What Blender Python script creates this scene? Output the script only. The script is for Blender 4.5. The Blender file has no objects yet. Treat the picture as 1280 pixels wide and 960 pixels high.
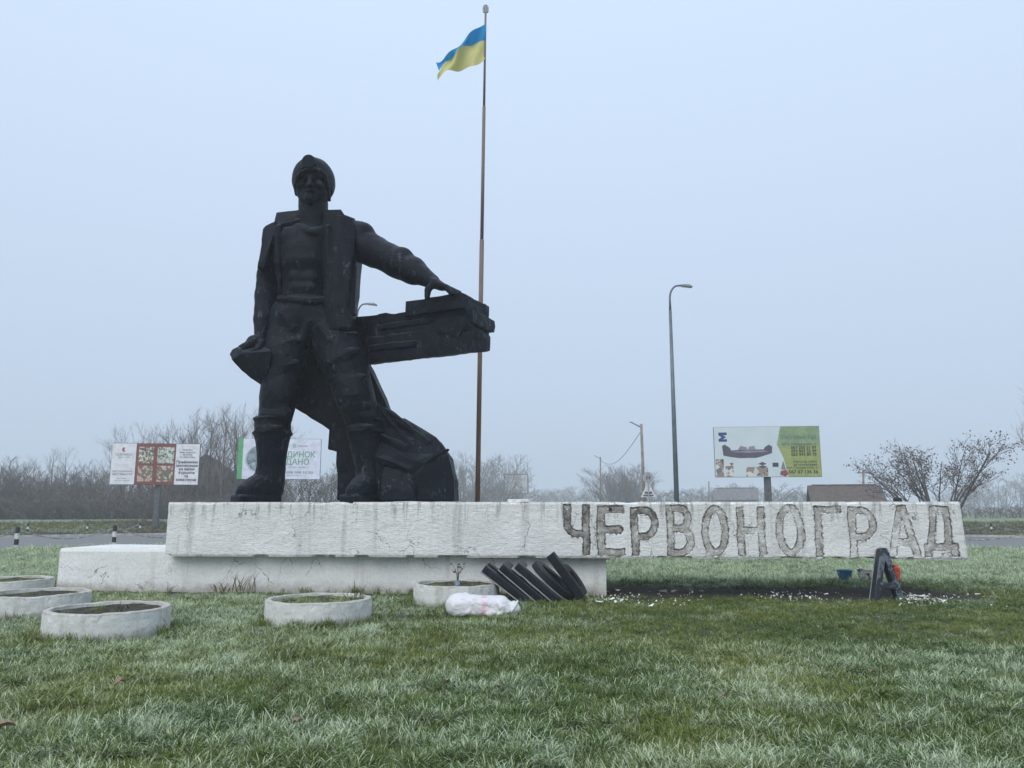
import bpy, bmesh, math, random
import numpy as np
import openvdb
from mathutils import Vector, Matrix, Euler, Quaternion

S = bpy.context.scene
COL = S.collection
# ------------------------------------------------------------------ camera
CAM_H, PITCH, F = 1.65, math.radians(9.27), 962.0        # F: focal length in pixels of a 1280 wide frame
cd = bpy.data.cameras.new('camera'); cam = bpy.data.objects.new('camera', cd); COL.objects.link(cam)
cam.location = (0, 0, CAM_H); cam.rotation_euler = (math.pi / 2 + PITCH, 0, 0)
cd.sensor_width = 36; cd.lens = 36 * F / 1280; cd.clip_start = 0.05; cd.clip_end = 2000
S.camera = cam
# ------------------------------------------------------------------ sky: overcast, brighter towards the zenith
SUN_EL, SUN_AZ = math.radians(46), math.radians(-155)     # sun behind the camera, to the left
w = bpy.data.worlds.new('World'); S.world = w; w.use_nodes = True
nt = w.node_tree; nt.nodes.clear()
out = nt.nodes.new('ShaderNodeOutputWorld'); bg = nt.nodes.new('ShaderNodeBackground')
sky = nt.nodes.new('ShaderNodeTexSky'); sky.sky_type = 'NISHITA'; sky.sun_disc = False
sky.sun_elevation = SUN_EL; sky.sun_rotation = math.radians(205); sky.dust_density = 6; sky.air_density = 1.2
tc = nt.nodes.new('ShaderNodeTexCoord'); sx = nt.nodes.new('ShaderNodeSeparateXYZ')
mr = nt.nodes.new('ShaderNodeMapRange'); mr.inputs[1].default_value = 0.0; mr.inputs[2].default_value = 1.0
mr.inputs[3].default_value = 5.9; mr.inputs[4].default_value = 9.6
oc = nt.nodes.new('ShaderNodeVectorMath'); oc.operation = 'SCALE'; oc.inputs[0].default_value = (0.82, 1.0, 1.25)
mx = nt.nodes.new('ShaderNodeMix'); mx.data_type = 'RGBA'; mx.inputs[0].default_value = 0.9
L = nt.links.new
L(tc.outputs['Generated'], sx.inputs[0]); L(sx.outputs['Z'], mr.inputs[0]); L(mr.outputs[0], oc.inputs['Scale'])
L(sky.outputs[0], mx.inputs[6]); L(oc.outputs[0], mx.inputs[7]); L(mx.outputs[2], bg.inputs[0])
bg.inputs[1].default_value = 0.1; L(bg.outputs[0], out.inputs[0])
sd = bpy.data.lights.new('sun', 'SUN'); sun = bpy.data.objects.new('sun', sd); COL.objects.link(sun)
sd.energy = 1.5; sd.angle = math.radians(50); sd.color = (1.0, 0.96, 0.90)
sun.rotation_euler = Vector((math.cos(SUN_EL) * math.sin(SUN_AZ), math.cos(SUN_EL) * math.cos(SUN_AZ), math.sin(SUN_EL))).to_track_quat('Z', 'Y').to_euler()
vs = S.view_settings; vs.view_transform = 'Standard'; vs.look = 'None'; vs.gamma = 1; vs.exposure = 0.14; vs.use_curve_mapping = False
S.render.engine = 'CYCLES'
S.cycles.volume_bounces = 2; S.cycles.max_bounces = 7; S.cycles.transparent_max_bounces = 8
S.cycles.use_denoising = True

# ------------------------------------------------------------------ helpers
def P(px, py, Y):
    """world point seen at photo pixel (px,py) and standing at distance Y"""
    a, b = (px - 640) / F, (480 - py) / F
    dy = math.cos(PITCH) - b * math.sin(PITCH); dz = math.sin(PITCH) + b * math.cos(PITCH)
    t = Y / dy
    return np.array([a * t, Y, CAM_H + dz * t])
def PX(px, Y, z=1.5):
    """x of photo column px at distance Y and height z"""
    d = Y * math.cos(PITCH) + (z - CAM_H) * math.sin(PITCH)
    return (px - 640) / F * d
def ppm(Y, z=1.5):
    return F / (Y * math.cos(PITCH) + (z - CAM_H) * math.sin(PITCH))
rng = np.random.default_rng(7); random.seed(7)

def hash3(ix, iy, iz, seed):
    h = (ix.astype(np.int64) * 374761393 + iy.astype(np.int64) * 668265263 + iz.astype(np.int64) * 2147483647 + seed * 144665) & 0xffffffff
    h = ((h ^ (h >> 13)) * 1274126177) & 0xffffffff
    h = (h ^ (h >> 16)) & 0xffffffff
    return (h / 4294967295.0).astype(np.float32)
def vnoise(x, y, z=None, seed=0):
    """value noise in 0..1"""
    x = np.asarray(x, np.float32); y = np.asarray(y, np.float32)
    z = np.zeros_like(x) if z is None else np.asarray(z, np.float32)
    xi, yi, zi = np.floor(x), np.floor(y), np.floor(z)
    f = [x - xi, y - yi, z - zi]; f = [t * t * (3 - 2 * t) for t in f]
    r = 0
    for dx in (0, 1):
        for dy in (0, 1):
            for dz in (0, 1):
                wgt = (f[0] if dx else 1 - f[0]) * (f[1] if dy else 1 - f[1]) * (f[2] if dz else 1 - f[2])
                r = r + wgt * hash3(xi + dx, yi + dy, zi + dz, seed)
    return r
def fbm(x, y, z=None, seed=0, octv=4):
    r = 0; a = .5; s = 0
    for o in range(octv):
        r = r + a * vnoise(np.asarray(x) * 2**o, np.asarray(y) * 2**o, None if z is None else np.asarray(z) * 2**o, seed + o * 17); s += a; a *= .5
    return r / s
def sstep(a, b, x):
    t = np.clip((x - a) / (b - a), 0, 1); return t * t * (3 - 2 * t)

def mesh_np(name, verts, faces, smooth=False):
    me = bpy.data.meshes.new(name)
    verts = np.asarray(verts, np.float32); faces = np.asarray(faces, np.int32)
    n = faces.shape[1]
    me.vertices.add(len(verts)); me.vertices.foreach_set('co', verts.ravel())
    me.loops.add(faces.size); me.loops.foreach_set('vertex_index', faces.ravel())
    me.polygons.add(len(faces)); me.polygons.foreach_set('loop_start', np.arange(0, faces.size, n, dtype=np.int32))
    me.polygons.foreach_set('use_smooth', np.full(len(faces), smooth))
    me.update(calc_edges=True); me.validate()
    return me
def attr(me, name, vals, dom='POINT'):
    a = me.attributes.new(name, 'FLOAT', dom); a.data.foreach_set('value', np.asarray(vals, np.float32))
def link(name, me, m=None, parent=None, loc=None, rot=None):
    o = bpy.data.objects.new(name, me); COL.objects.link(o)
    if m is not None and me is not None:
        if me.materials: pass
        else: me.materials.append(m)
    if parent is not None: o.parent = parent
    if loc is not None: o.location = loc
    if rot is not None: o.rotation_euler = rot
    return o
def tag(o, label=None, cat=None, group=None, kind=None):
    if label: o['label'] = label
    if cat: o['category'] = cat
    if group: o['group'] = group
    if kind: o['kind'] = kind
    return o
def thing(name, label, cat, loc=(0, 0, 0), rot=(0, 0, 0), group=None):
    o = bpy.data.objects.new(name, None); COL.objects.link(o); o.location = loc; o.rotation_euler = rot; o.empty_display_size = .2
    return tag(o, label, cat, group)
def copy_tree(o, parent=None):
    c = o.copy(); COL.objects.link(c); c.parent = parent
    for ch in list(o.children): copy_tree(ch, c)
    return c

class MB:
    """collects simple solids, then becomes one mesh"""
    def __init__(s): s.v = []; s.f = []
    def add(s, vs, fs):
        b = len(s.v); s.v += [tuple(map(float, v)) for v in vs]; s.f += [tuple(b + i for i in f) for f in fs]; return s
    def box(s, c, h, R=None):
        vs = [np.array([sx * h[0], sy * h[1], sz * h[2]]) for sx in (-1, 1) for sy in (-1, 1) for sz in (-1, 1)]
        if R is not None: vs = [np.array(R @ Vector(v)) for v in vs]
        vs = [v + np.array(c) for v in vs]
        return s.add(vs, [(0, 1, 3, 2), (4, 6, 7, 5), (0, 4, 5, 1), (2, 3, 7, 6), (0, 2, 6, 4), (1, 5, 7, 3)])
    def tube(s, pts, rad, n=8, caps=True):
        pts = [Vector(p) for p in pts]
        rad = [rad] * len(pts) if np.isscalar(rad) else rad
        vs = []; fs = []; up = None
        for i, p in enumerate(pts):
            d = (pts[min(i + 1, len(pts) - 1)] - pts[max(i - 1, 0)]).normalized()
            if up is None: up = Vector((1, 0, 0)) if abs(d.x) < .9 else Vector((0, 1, 0))
            a = (up - d * up.dot(d)).normalized(); up = a; b = d.cross(a)
            for k in range(n):
                t = 2 * math.pi * k / n; vs.append(p + (a * math.cos(t) + b * math.sin(t)) * rad[i])
        for i in range(len(pts) - 1):
            for k in range(n):
                k2 = (k + 1) % n; fs.append((i * n + k, i * n + k2, (i + 1) * n + k2, (i + 1) * n + k))
        if caps: fs += [tuple(range(n - 1, -1, -1)), tuple((len(pts) - 1) * n + k for k in range(n))]
        return s.add(vs, fs)
    def lathe(s, prof, n=32, c=(0, 0, 0), jit=0):
        vs = []; fs = []
        for (r, z) in prof:
            for k in range(n):
                t = 2 * math.pi * k / n; vs.append((c[0] + r * math.cos(t), c[1] + r * math.sin(t), c[2] + z))
        for i in range(len(prof) - 1):
            for k in range(n):
                k2 = (k + 1) % n; fs.append((i * n + k, i * n + k2, (i + 1) * n + k2, (i + 1) * n + k))
        return s.add(vs, fs)
    def prism(s, poly, d0, d1, M=None):
        """2-D polygon (x,z) extruded along y from d0 to d1"""
        n = len(poly); vs = [(p[0], d0, p[1]) for p in poly] + [(p[0], d1, p[1]) for p in poly]
        if M is not None: vs = [M @ Vector(v) for v in vs]
        return s.add(vs, [tuple(range(n)), tuple(range(2 * n - 1, n - 1, -1))] + [(i, n + i, n + (i + 1) % n, (i + 1) % n) for i in range(n)])
    def mesh(s, name, smooth=False, bevel=0):
        me = bpy.data.meshes.new(name); me.from_pydata(s.v, [], s.f); me.update()
        bm = bmesh.new(); bm.from_mesh(me); bmesh.ops.recalc_face_normals(bm, faces=bm.faces)
        if bevel: bmesh.ops.bevel(bm, geom=bm.edges[:], offset=bevel, segments=1, affect='EDGES')
        bm.to_mesh(me); bm.free()
        if smooth: me.polygons.foreach_set('use_smooth', [True] * len(me.polygons))
        return me
    def build(s, name, m, parent=None, smooth=False, loc=None, rot=None, bevel=0):
        return link(name, s.mesh(name, smooth, bevel), m, parent, loc, rot)

# ------------------------------------------------------------------ materials
class NT:
    def __init__(s, name):
        s.m = bpy.data.materials.new(name); s.m.use_nodes = True; s.t = s.m.node_tree; s.t.nodes.clear()
        s.out = s.t.nodes.new('ShaderNodeOutputMaterial'); s.b = s.t.nodes.new('ShaderNodeBsdfPrincipled')
        s.t.links.new(s.b.outputs[0], s.out.inputs[0]); s._co = {}
    def n(s, typ, **kw):
        nd = s.t.nodes.new(typ)
        for k, v in kw.items(): setattr(nd, k, v)
        return nd
    def l(s, a, b): s.t.links.new(a, b)
    def setv(s, sock, v):
        if hasattr(v, 'is_linked') or isinstance(v, bpy.types.NodeSocket): s.l(v, sock)
        else:
            if sock.type == 'RGBA' and len(v) == 3: v = (*v, 1)
            sock.default_value = v
    def coord(s, kind='Object', scale=(1, 1, 1)):
        if kind == 'World':
            c = s.n('ShaderNodeNewGeometry').outputs['Position']
        else: c = s.n('ShaderNodeTexCoord').outputs[kind]
        mp = s.n('ShaderNodeMapping'); mp.inputs['Scale'].default_value = scale; s.l(c, mp.inputs[0]); return mp.outputs[0]
    def noise(s, scale, detail=4, rough=.55, co=None, dist=0):
        nd = s.n('ShaderNodeTexNoise'); nd.inputs['Scale'].default_value = scale; nd.inputs['Detail'].default_value = detail
        nd.inputs['Roughness'].default_value = rough; nd.inputs['Distortion'].default_value = dist
        s.l(co if co is not None else s.coord(), nd.inputs['Vector']); return nd.outputs['Fac']
    def vor(s, scale, co=None, feature='F1'):
        nd = s.n('ShaderNodeTexVoronoi'); nd.feature = feature; nd.inputs['Scale'].default_value = scale
        s.l(co if co is not None else s.coord(), nd.inputs['Vector']); return nd.outputs['Distance']
    def rng(s, v, a, b, c=0.0, d=1.0):
        nd = s.n('ShaderNodeMapRange'); nd.interpolation_type = 'SMOOTHSTEP'
        for i, x in enumerate((v, a, b, c, d)): s.setv(nd.inputs[i], x)
        return nd.outputs[0]
    def math(s, op, a, b=0.0):
        nd = s.n('ShaderNodeMath', operation=op); s.setv(nd.inputs[0], a); s.setv(nd.inputs[1], b); return nd.outputs[0]
    def mix(s, f, a, b, mode='MIX'):
        nd = s.n('ShaderNodeMix', data_type='RGBA', blend_type=mode); s.setv(nd.inputs[0], f); s.setv(nd.inputs[6], a); s.setv(nd.inputs[7], b); return nd.outputs[2]
    def attr(s, name, typ='GEOMETRY'):
        nd = s.n('ShaderNodeAttribute', attribute_name=name, attribute_type=typ); return nd.outputs['Fac']
    def bump(s, h, strength=.3, dist=.02):
        nd = s.n('ShaderNodeBump'); nd.inputs['Strength'].default_value = strength; nd.inputs['Distance'].default_value = dist
        s.l(h, nd.inputs['Height']); s.l(nd.outputs[0], s.b.inputs['Normal'])
    def col(s, c): s.setv(s.b.inputs['Base Color'], c); return s
    def rough(s, r): s.setv(s.b.inputs['Roughness'], r); return s
def simple(name, c, rough=.7, var=.25, scale=6, metal=0, bump=.1, spec=.4, kind='Object'):
    t = NT(name); co = t.coord(kind); n = t.noise(scale, 5, .6, co)
    t.col(t.mix(t.rng(n, .3, .7), tuple(x * (1 - var) for x in c), tuple(min(1, x * (1 + var)) for x in c)))
    t.rough(rough); t.b.inputs['Metallic'].default_value = metal; t.b.inputs['Specular IOR Level'].default_value = spec
    if bump: t.bump(t.noise(scale * 8, 3, .6, co), bump, .01)
    return t.m
def grime(t, white, dirty, co, streak=True):
    """old white paint on rough render: patches, vertical streaks, cracks"""
    big = t.noise(.9, 6, .6, co); fine = t.noise(14, 5, .7, co)
    c = t.mix(t.rng(t.math('ADD', t.math('MULTIPLY', big, .6), t.math('MULTIPLY', fine, .45)), .42, .7), tuple(x * .84 for x in white), white)
    if streak:
        cs = t.n('ShaderNodeMapping'); cs.inputs['Scale'].default_value = (2.4, 2.4, .12); t.l(co, cs.inputs[0])
        st = t.noise(1.3, 6, .65, cs.outputs[0])
        c = t.mix(t.math('MULTIPLY', t.rng(st, .52, .70), t.rng(fine, .3, .7, .15, .75)), c, dirty)
    gp = t.noise(2.6, 7, .72, co)
    c = t.mix(t.math('MULTIPLY', t.rng(gp, .56, .76), .34), c, (.46, .46, .42))
    sp = t.noise(38, 3, .8, co)
    c = t.mix(t.math('MULTIPLY', t.rng(sp, .58, .68), .6), c, tuple(x * .7 for x in dirty))
    cr = t.n('ShaderNodeMapping'); cr.inputs['Scale'].default_value = (1.0, 1.0, .8); t.l(co, cr.inputs[0])
    wob = t.n('ShaderNodeTexNoise'); wob.inputs['Scale'].default_value = 2.5; wob.inputs['Detail'].default_value = 6; t.l(cr.outputs[0], wob.inputs['Vector'])
    wv = t.n('ShaderNodeVectorMath', operation='MULTIPLY_ADD'); t.l(wob.outputs['Color'], wv.inputs[0]); wv.inputs[1].default_value = (.8, .8, .8); t.l(cr.outputs[0], wv.inputs[2])
    ve = t.vor(1.15, wv.outputs[0], 'DISTANCE_TO_EDGE')
    crack = t.math('MULTIPLY', t.rng(ve, .0, .011, 1, 0), t.rng(t.noise(1.7, 3, .5, co), .48, .58))
    c = t.mix(t.math('MULTIPLY', crack, .85), c, (.07, .066, .06))
    return c, fine
# ------------------------------------------------------------------ ground, road
ICX, ICY, R_IN, R_OUT = 0.0, 12.0, 29.6, 46.0
def ground_z(x, y):
    r = np.hypot(np.asarray(x) - ICX, np.asarray(y) - ICY)
    z = np.where(r < R_IN, .05 * (fbm(np.asarray(x) * .35, np.asarray(y) * .35, seed=3) - .5) + .05 * (fbm(np.asarray(x) * 1.6, np.asarray(y) * 1.6, seed=5, octv=3) - .5), 0)
    z = z * sstep(R_IN, R_IN - 1.5, r) - .06 * sstep(R_IN - .1, R_IN + .1, r)
    z = z + (.16 * sstep(R_OUT + .1, R_OUT + .3, r) + .55 * sstep(R_OUT + .5, R_OUT + 9, r)) + np.where(r > R_OUT, .18 * (fbm(np.asarray(x) * .25, np.asarray(y) * .25, seed=8) - .5) * sstep(R_OUT, R_OUT + 3, r), 0)
    return z
def soil_mask(x, y):
    """1 where the ground under the sign beam is bare, trodden earth"""
    yc = 16.2 - .07 * (np.asarray(x) - .8)
    n = fbm(np.asarray(x) * 1.3, np.asarray(y) * 1.3, seed=31)
    a = sstep(1.25, .7, np.abs(np.asarray(y) - yc) + (n - .5) * .9) * sstep(1.6, 2.2, x) * sstep(9.6, 7.8, np.asarray(x) + (n - .5) * 2)
    b = sstep(.34, .12, np.abs(np.asarray(y) - (15.92 - .0705 * (np.asarray(x) + 6.9))) + (n - .5) * .5) * sstep(-3.2, -5.0, x) * sstep(-11, -9.2, x)
    return np.maximum(a, b * .85)
def frost_at(x, y):
    x = np.asarray(x); y = np.asarray(y)
    n = fbm(x * 1.0, y * 1.3, seed=41, octv=4); n2 = fbm(x * 3.6, y * 3.6, seed=43, octv=3)
    f = .34 + 1.05 * (n - .5) + .9 * (n2 - .5)
    f = f + .62 * sstep(17.2, 19.5, y)
    f = f - .30 * sstep(9.0, 11.5, y) * sstep(17.4, 16.4, y) * sstep(-1.5, 2.0, x)
    f = f + .22 * sstep(-1.0, -4.0, x) * sstep(7.5, 9.5, y) + .10 * sstep(7, 5, y)
    return np.clip(f, 0, 1)
radii = np.concatenate([np.linspace(0, 29.3, 90)[1:], [29.5, 29.7, 30, 34, 40, 45.9, 46.05, 46.15, 46.3, 46.6, 47, 48, 49.5, 51, 53, 55, 58, 62, 68, 76, 90, 110, 140, 190, 260, 340, 400]])
NA = 256
ang = np.linspace(0, 2 * math.pi, NA, endpoint=False)
RR, AA = np.meshgrid(radii, ang, indexing='ij')
gx = np.concatenate([[ICX], (ICX + RR * np.cos(AA)).ravel()]); gy = np.concatenate([[ICY], (ICY + RR * np.sin(AA)).ravel()])
gv = np.stack([gx, gy, ground_z(gx, gy)], 1)
i, k = np.meshgrid(np.arange(len(radii) - 1), np.arange(NA), indexing='ij'); k2 = (k + 1) % NA
gf = np.stack([1 + i * NA + k, 1 + (i + 1) * NA + k, 1 + (i + 1) * NA + k2, 1 + i * NA + k2], -1).reshape(-1, 4)
cen = np.stack([np.zeros(NA, int), 1 + np.arange(NA), 1 + (np.arange(NA) + 1) % NA, 1 + (np.arange(NA) + 1) % NA], 1)
me = mesh_np('ground', gv, gf, True)
bm = bmesh.new(); bm.from_mesh(me); bm.verts.ensure_lookup_table()
for q in cen: bm.faces.new([bm.verts[j] for j in q[:3]]).smooth = True
bm.to_mesh(me); bm.free()
attr(me, 'soil', soil_mask(gx, gy)); attr(me, 'frost', frost_at(gx, gy))
attr(me, 'verge', sstep(45, 47, np.hypot(gx - ICX, gy - ICY)))
t = NT('turf'); co = t.coord('World')
n1 = t.noise(5, 6, .7, co); n2 = t.noise(60, 4, .7, co)
turf = t.mix(n1, (.016, .028, .008), (.060, .082, .022))
turf = t.mix(t.math('MULTIPLY', t.rng(t.math('ADD', t.attr('frost'), t.math('MULTIPLY', n2, .5)), .55, 1.1), .75), turf, (.26, .34, .22))
turf = t.mix(t.math('MULTIPLY', t.rng(t.noise(1.6, 5, .6, co), .52, .66), .8), turf, (.060, .044, .026))
soil = t.mix(t.rng(t.noise(9, 6, .7, co), .35, .65), (.014, .012, .010), (.070, .058, .044))
t.col(t.mix(t.attr('soil'), turf, soil)); t.rough(.95); t.bump(n2, .8, .04)
tag(link('ground', me, t.m), kind='structure')

def ring(r0, r1, z0, z1, n=256):
    m = MB(); m.lathe([(r0, z0), (r1, z1)], n, (ICX, ICY, 0)); return m
t = NT('asphalt'); co = t.coord('World'); n1 = t.noise(.5, 5, .6, co); n2 = t.noise(90, 3, .7, co)
t.col(t.mix(t.math('ADD', t.math('MULTIPLY', n1, .7), t.math('MULTIPLY', n2, .3)), (.12, .118, .116), (.20, .195, .19))); t.rough(.75); t.bump(n2, .3, .01)
road = ring(R_IN, R_OUT, 0.0, 0.0).build('road', t.m); tag(road, kind='structure')
t = NT('road_edge_dirt'); co = t.coord('World')
t.col(t.mix(t.noise(2, 6, .7, co), (.10, .095, .085), (.22, .21, .19))); t.rough(.95)
tag(ring(R_IN - .1, R_IN + 1.4, .012, .005).build('road_shoulder', t.m), kind='structure')
kerbm = simple('kerb_concrete', (.42, .41, .39), .9, .25, 3, kind='Object')
m = MB(); m.lathe([(R_OUT, -.05), (R_OUT, .13), (R_OUT + .18, .13), (R_OUT + .18, -.05)], 256, (ICX, ICY, 0))
tag(m.build('kerb', kerbm), kind='structure')
# ------------------------------------------------------------------ white sign beam on its base block
WL = np.array([PX(209, 15.8), 15.8]); WR = np.array([PX(1202, 14.72), 14.72])
WLEN = float(np.hypot(*(WR - WL))); WDIR = (WR - WL) / WLEN; WYAW = math.atan2(WDIR[1], WDIR[0])
Z0, Z1, WDEP = .725, 1.80, 2.3
def wall_u(px):
    """distance along the beam front seen at photo column px"""
    a = (px - 640) / F
    lo, hi = 0., WLEN
    for _ in range(40):
        mid = (lo + hi) / 2; q = WL + WDIR * mid
        if q[0] / (q[1] * math.cos(PITCH)) < a: lo = mid
        else: hi = mid
    return (lo + hi) / 2
def arc(cx, cy, rx, ry, a0, a1, n=14):
    return [(cx + rx * math.cos(math.radians(a0 + (a1 - a0) * i / n)), cy + ry * math.sin(math.radians(a0 + (a1 - a0) * i / n))) for i in range(n + 1)]
# letter strokes in a box of width w (relative to height 1), as centre lines
GLY = {
 'Ч': (.54, [[(.08, 1), (.08, .62)] + arc(.30, .62, .22, .2, 180, 270, 8) + [(.46, .42)], [(.46, 1), (.46, 0)]]),
 'Е': (.50, [[(.08, 1), (.08, 0)], [(.08, .93), (.5, .93)], [(.08, .52), (.42, .52)], [(.08, .07), (.5, .07)]]),
 'Р': (.54, [[(.08, 1), (.08, 0)], [(.08, .93), (.25, .93)] + arc(.25, .66, .22, .27, 90, -90) + [(.08, .39)]]),
 'В': (.56, [[(.08, 1), (.08, 0)], [(.08, .93), (.24, .93)] + arc(.24, .73, .19, .2, 90, -90) + [(.08, .53)], [(.24, .53)] + arc(.26, .3, .22, .23, 90, -90) + [(.08, .07)]]),
 'О': (.58, [arc(.29, .5, .21, .43, 0, 360, 32)]),
 'Н': (.58, [[(.08, 1), (.08, 0)], [(.5, 1), (.5, 0)], [(.08, .52), (.5, .52)]]),
 'Г': (.54, [[(.08, 1), (.08, 0)], [(.08, .93), (.54, .93)]]),
 'А': (.62, [[(.06, 0), (.29, .95)], [(.33, .95), (.56, 0)], [(.15, .28), (.47, .28)]]),
 'Д': (.66, [[(.15, .22), (.24, .95)], [(.24, .93), (.5, .93)], [(.5, .95), (.5, .2)], [(.05, .2), (.61, .2)], [(.07, .2), (.07, 0)], [(.59, .2), (.59, 0)]]),
}
HW = .075
def glyph_sdf(ch, x, y, hw=HW):
    d = np.full(x.shape, 9., np.float32)
    for pl in GLY[ch][1]:
        for (a, b), (c, e) in zip(pl[:-1], pl[1:]):
            vx, vy = c - a, e - b; q = vx * vx + vy * vy + 1e-9
            tt = np.clip(((x - a) * vx + (y - b) * vy) / q, 0, 1)
            d = np.minimum(d, np.hypot(x - a - tt * vx, y - b - tt * vy))
    return np.maximum(d - hw, np.maximum(np.abs(y - .5) - .5, np.abs(x - GLY[ch][0] / 2) - GLY[ch][0] / 2 - .01))
WORD = [('Ч', 703, 737, .86), ('Е', 746, 779, .76), ('Р', 788, 822, .80), ('В', 832, 867, .58), ('О', 876, 910, .55), ('Н', 920, 956, .55), ('О', 968, 1005, .5), ('Г', 1017, 1051, .55), ('Р', 1059, 1094, .5), ('А', 1107, 1147, .45), ('Д', 1152, 1191, .62)]
LH = .97; LZ = .045
step = .0165
nu, nv = int(WLEN / step), int((Z1 - Z0) / step)
U, V = np.meshgrid(np.linspace(0, WLEN, nu + 1), np.linspace(0, Z1 - Z0, nv + 1), indexing='ij')
imp = np.full(U.shape, 1., np.float32); dark = np.zeros(U.shape, np.float32); own = np.full(U.shape, -1)
for li, (ch, p0, p1, dk) in enumerate(WORD):
    u0, u1 = wall_u(p0), wall_u(p1); gw = GLY[ch][0]
    sxx = (u1 - u0) / gw
    wob = (fbm(U * 3, V * 3, seed=li, octv=5) - .5) * .11
    hh = LH * (1 - .02 * (li % 3))
    d = glyph_sdf(ch, (U - u0) / sxx + wob * .5, (V - LZ) / hh + wob * .4) * (sxx + hh) / 2
    upd = d < imp; imp = np.where(upd, d, imp); dark = np.where(upd, dk, dark); own = np.where(d < .012, li, own)
rel = .018 * (fbm(U * 2.2, V * 3, seed=61, octv=6) - .5) + .008 * (fbm(U * 11, V * 20, seed=62, octv=3) - .5)
rough_in = fbm(U * 14, V * 14, seed=63, octv=3)
inside = sstep(.015, -.012, imp + (fbm(U * 11, V * 11, seed=64, octv=3) - .5) * .05)
W_ = rel + inside * (.016 + .022 * (rough_in - .4)) * (.35 + .65 * dark)                       # recessed, ragged
W_ = W_ - .012 * np.exp(-((imp - .012) / .012)**2) * sstep(.35, .7, fbm(U * 5, V * 5, seed=65))     # paint ridges round the letters
chipT = np.clip(fbm(U * 4, V * 0, seed=66, octv=5) - .56, 0, 1) * .35; chipB = np.clip(fbm(U * 3, V * 0 + 9, seed=67, octv=5) - .55, 0, 1) * .4
eT = sstep(.05, 0, (Z1 - Z0) - V); eB = sstep(.05, 0, V)
W_ = W_ + (eT * (.015 + chipT) + eB * (.012 + chipB)) + .02 * sstep(.04, 0, U) + .02 * sstep(.04, 0, WLEN - U)
Zl = V + Z0 - eT * chipT * .35 + eB * chipB * .35 * (V < .04)
UU = U + .055 * (1 - V / (Z1 - Z0)) * (sstep(WLEN - .5, WLEN, U) - 0)
vid = np.arange((nu + 1) * (nv + 1)).reshape(nu + 1, nv + 1)
front = np.stack([vid[:-1, :-1], vid[1:, :-1], vid[1:, 1:], vid[:-1, 1:]], -1).reshape(-1, 4)
fown = own[:-1, :-1].reshape(-1)
FV = np.stack([UU.ravel(), W_.ravel(), Zl.ravel()], 1)

def wall_material():
    t = NT('sign_paint'); co = t.coord('Object')
    c, fine = grime(t, (.86, .865, .85), (.36, .35, .33), co)
    im = t.attr('imp'); dk = t.attr('dark')
    nz = t.noise(16, 6, .75, co); nb = t.noise(2.7, 6, .72, co); nf = t.noise(45, 4, .8, co)
    e = t.math('ADD', im, t.math('MULTIPLY', t.math('SUBTRACT', nz, .5), .13))
    ins = t.math('MULTIPLY', t.rng(e, .012, -.014), t.rng(t.math('ADD', t.noise(6.5, 6, .7, co), t.math('MULTIPLY', dk, .30)), .46, .60))
    lost = t.rng(t.math('ADD', t.math('ADD', t.math('MULTIPLY', nb, 1.25), t.math('MULTIPLY', nz, .25)), t.math('MULTIPLY', dk, .42)), .80, 1.10)
    conc = t.mix(t.rng(nf, .3, .7), (.22, .21, .195), (.56, .54, .50))
    conc = t.mix(t.math('MULTIPLY', t.rng(t.math('ADD', t.noise(3.6, 6, .75, co), t.math('MULTIPLY', dk, .42)), .76, .94), .95), conc, (.05, .047, .045))
    c = t.mix(t.math('MULTIPLY', ins, lost), c, conc)
    c = t.mix(t.math('MULTIPLY', ins, t.math('MULTIPLY', t.rng(nz, .35, .65), .35)), c, (.42, .39, .34))
    ed = t.math('ABSOLUTE', t.math('ADD', e, .006))
    rim = t.math('MULTIPLY', t.rng(ed, .016, .004), t.rng(t.math('ADD', t.noise(5.5, 4, .7, co), t.math('MULTIPLY', dk, .24)), .50, .64))
    c = t.mix(t.math('MULTIPLY', rim, .92), c, (.035, .033, .032))
    sp_ = t.n('ShaderNodeSeparateXYZ'); t.l(co, sp_.inputs[0]); dc = t.n('ShaderNodeMapping'); dc.inputs['Scale'].default_value = (5.5, 1, .5); t.l(co, dc.inputs[0])
    drip = t.math('MULTIPLY', t.rng(t.noise(1.6, 5, .7, dc.outputs[0]), .50, .64), t.rng(t.math('ADD', sp_.outputs[2], t.math('MULTIPLY', t.noise(3, 4, .6, co), .5)), 1.45, 2.0))
    c = t.mix(t.math('MULTIPLY', drip, .6), c, (.20, .195, .18))
    low = t.rng(t.math('ADD', sp_.outputs[2], t.math('MULTIPLY', nz, .18)), .90, .80)
    c = t.mix(t.math('MULTIPLY', low, .45), c, (.22, .21, .19))
    hor = t.n('ShaderNodeMapping'); hor.inputs['Scale'].default_value = (7, 7, 46); t.l(co, hor.inputs[0])
    hn = t.noise(1.0, 5, .7, hor.outputs[0])
    t.col(c); t.rough(.9); t.b.inputs['Specular IOR Level'].default_value = .2
    t.bump(t.math('ADD', t.math('MULTIPLY', hn, .7), t.math('MULTIPLY', fine, .9)), .8, .035)
    return t.m
WALLM = wall_material()
plinth = thing('sign_plinth', 'long white painted concrete plinth with cantilevered sign beam under the dark statue', 'plinth', (WL[0], WL[1], 0), (0, 0, WYAW))
def sub_front(sel):
    f = front[sel]; ids, inv = np.unique(f, return_inverse=True)
    return FV[ids], inv.reshape(-1, 4), ids
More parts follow.
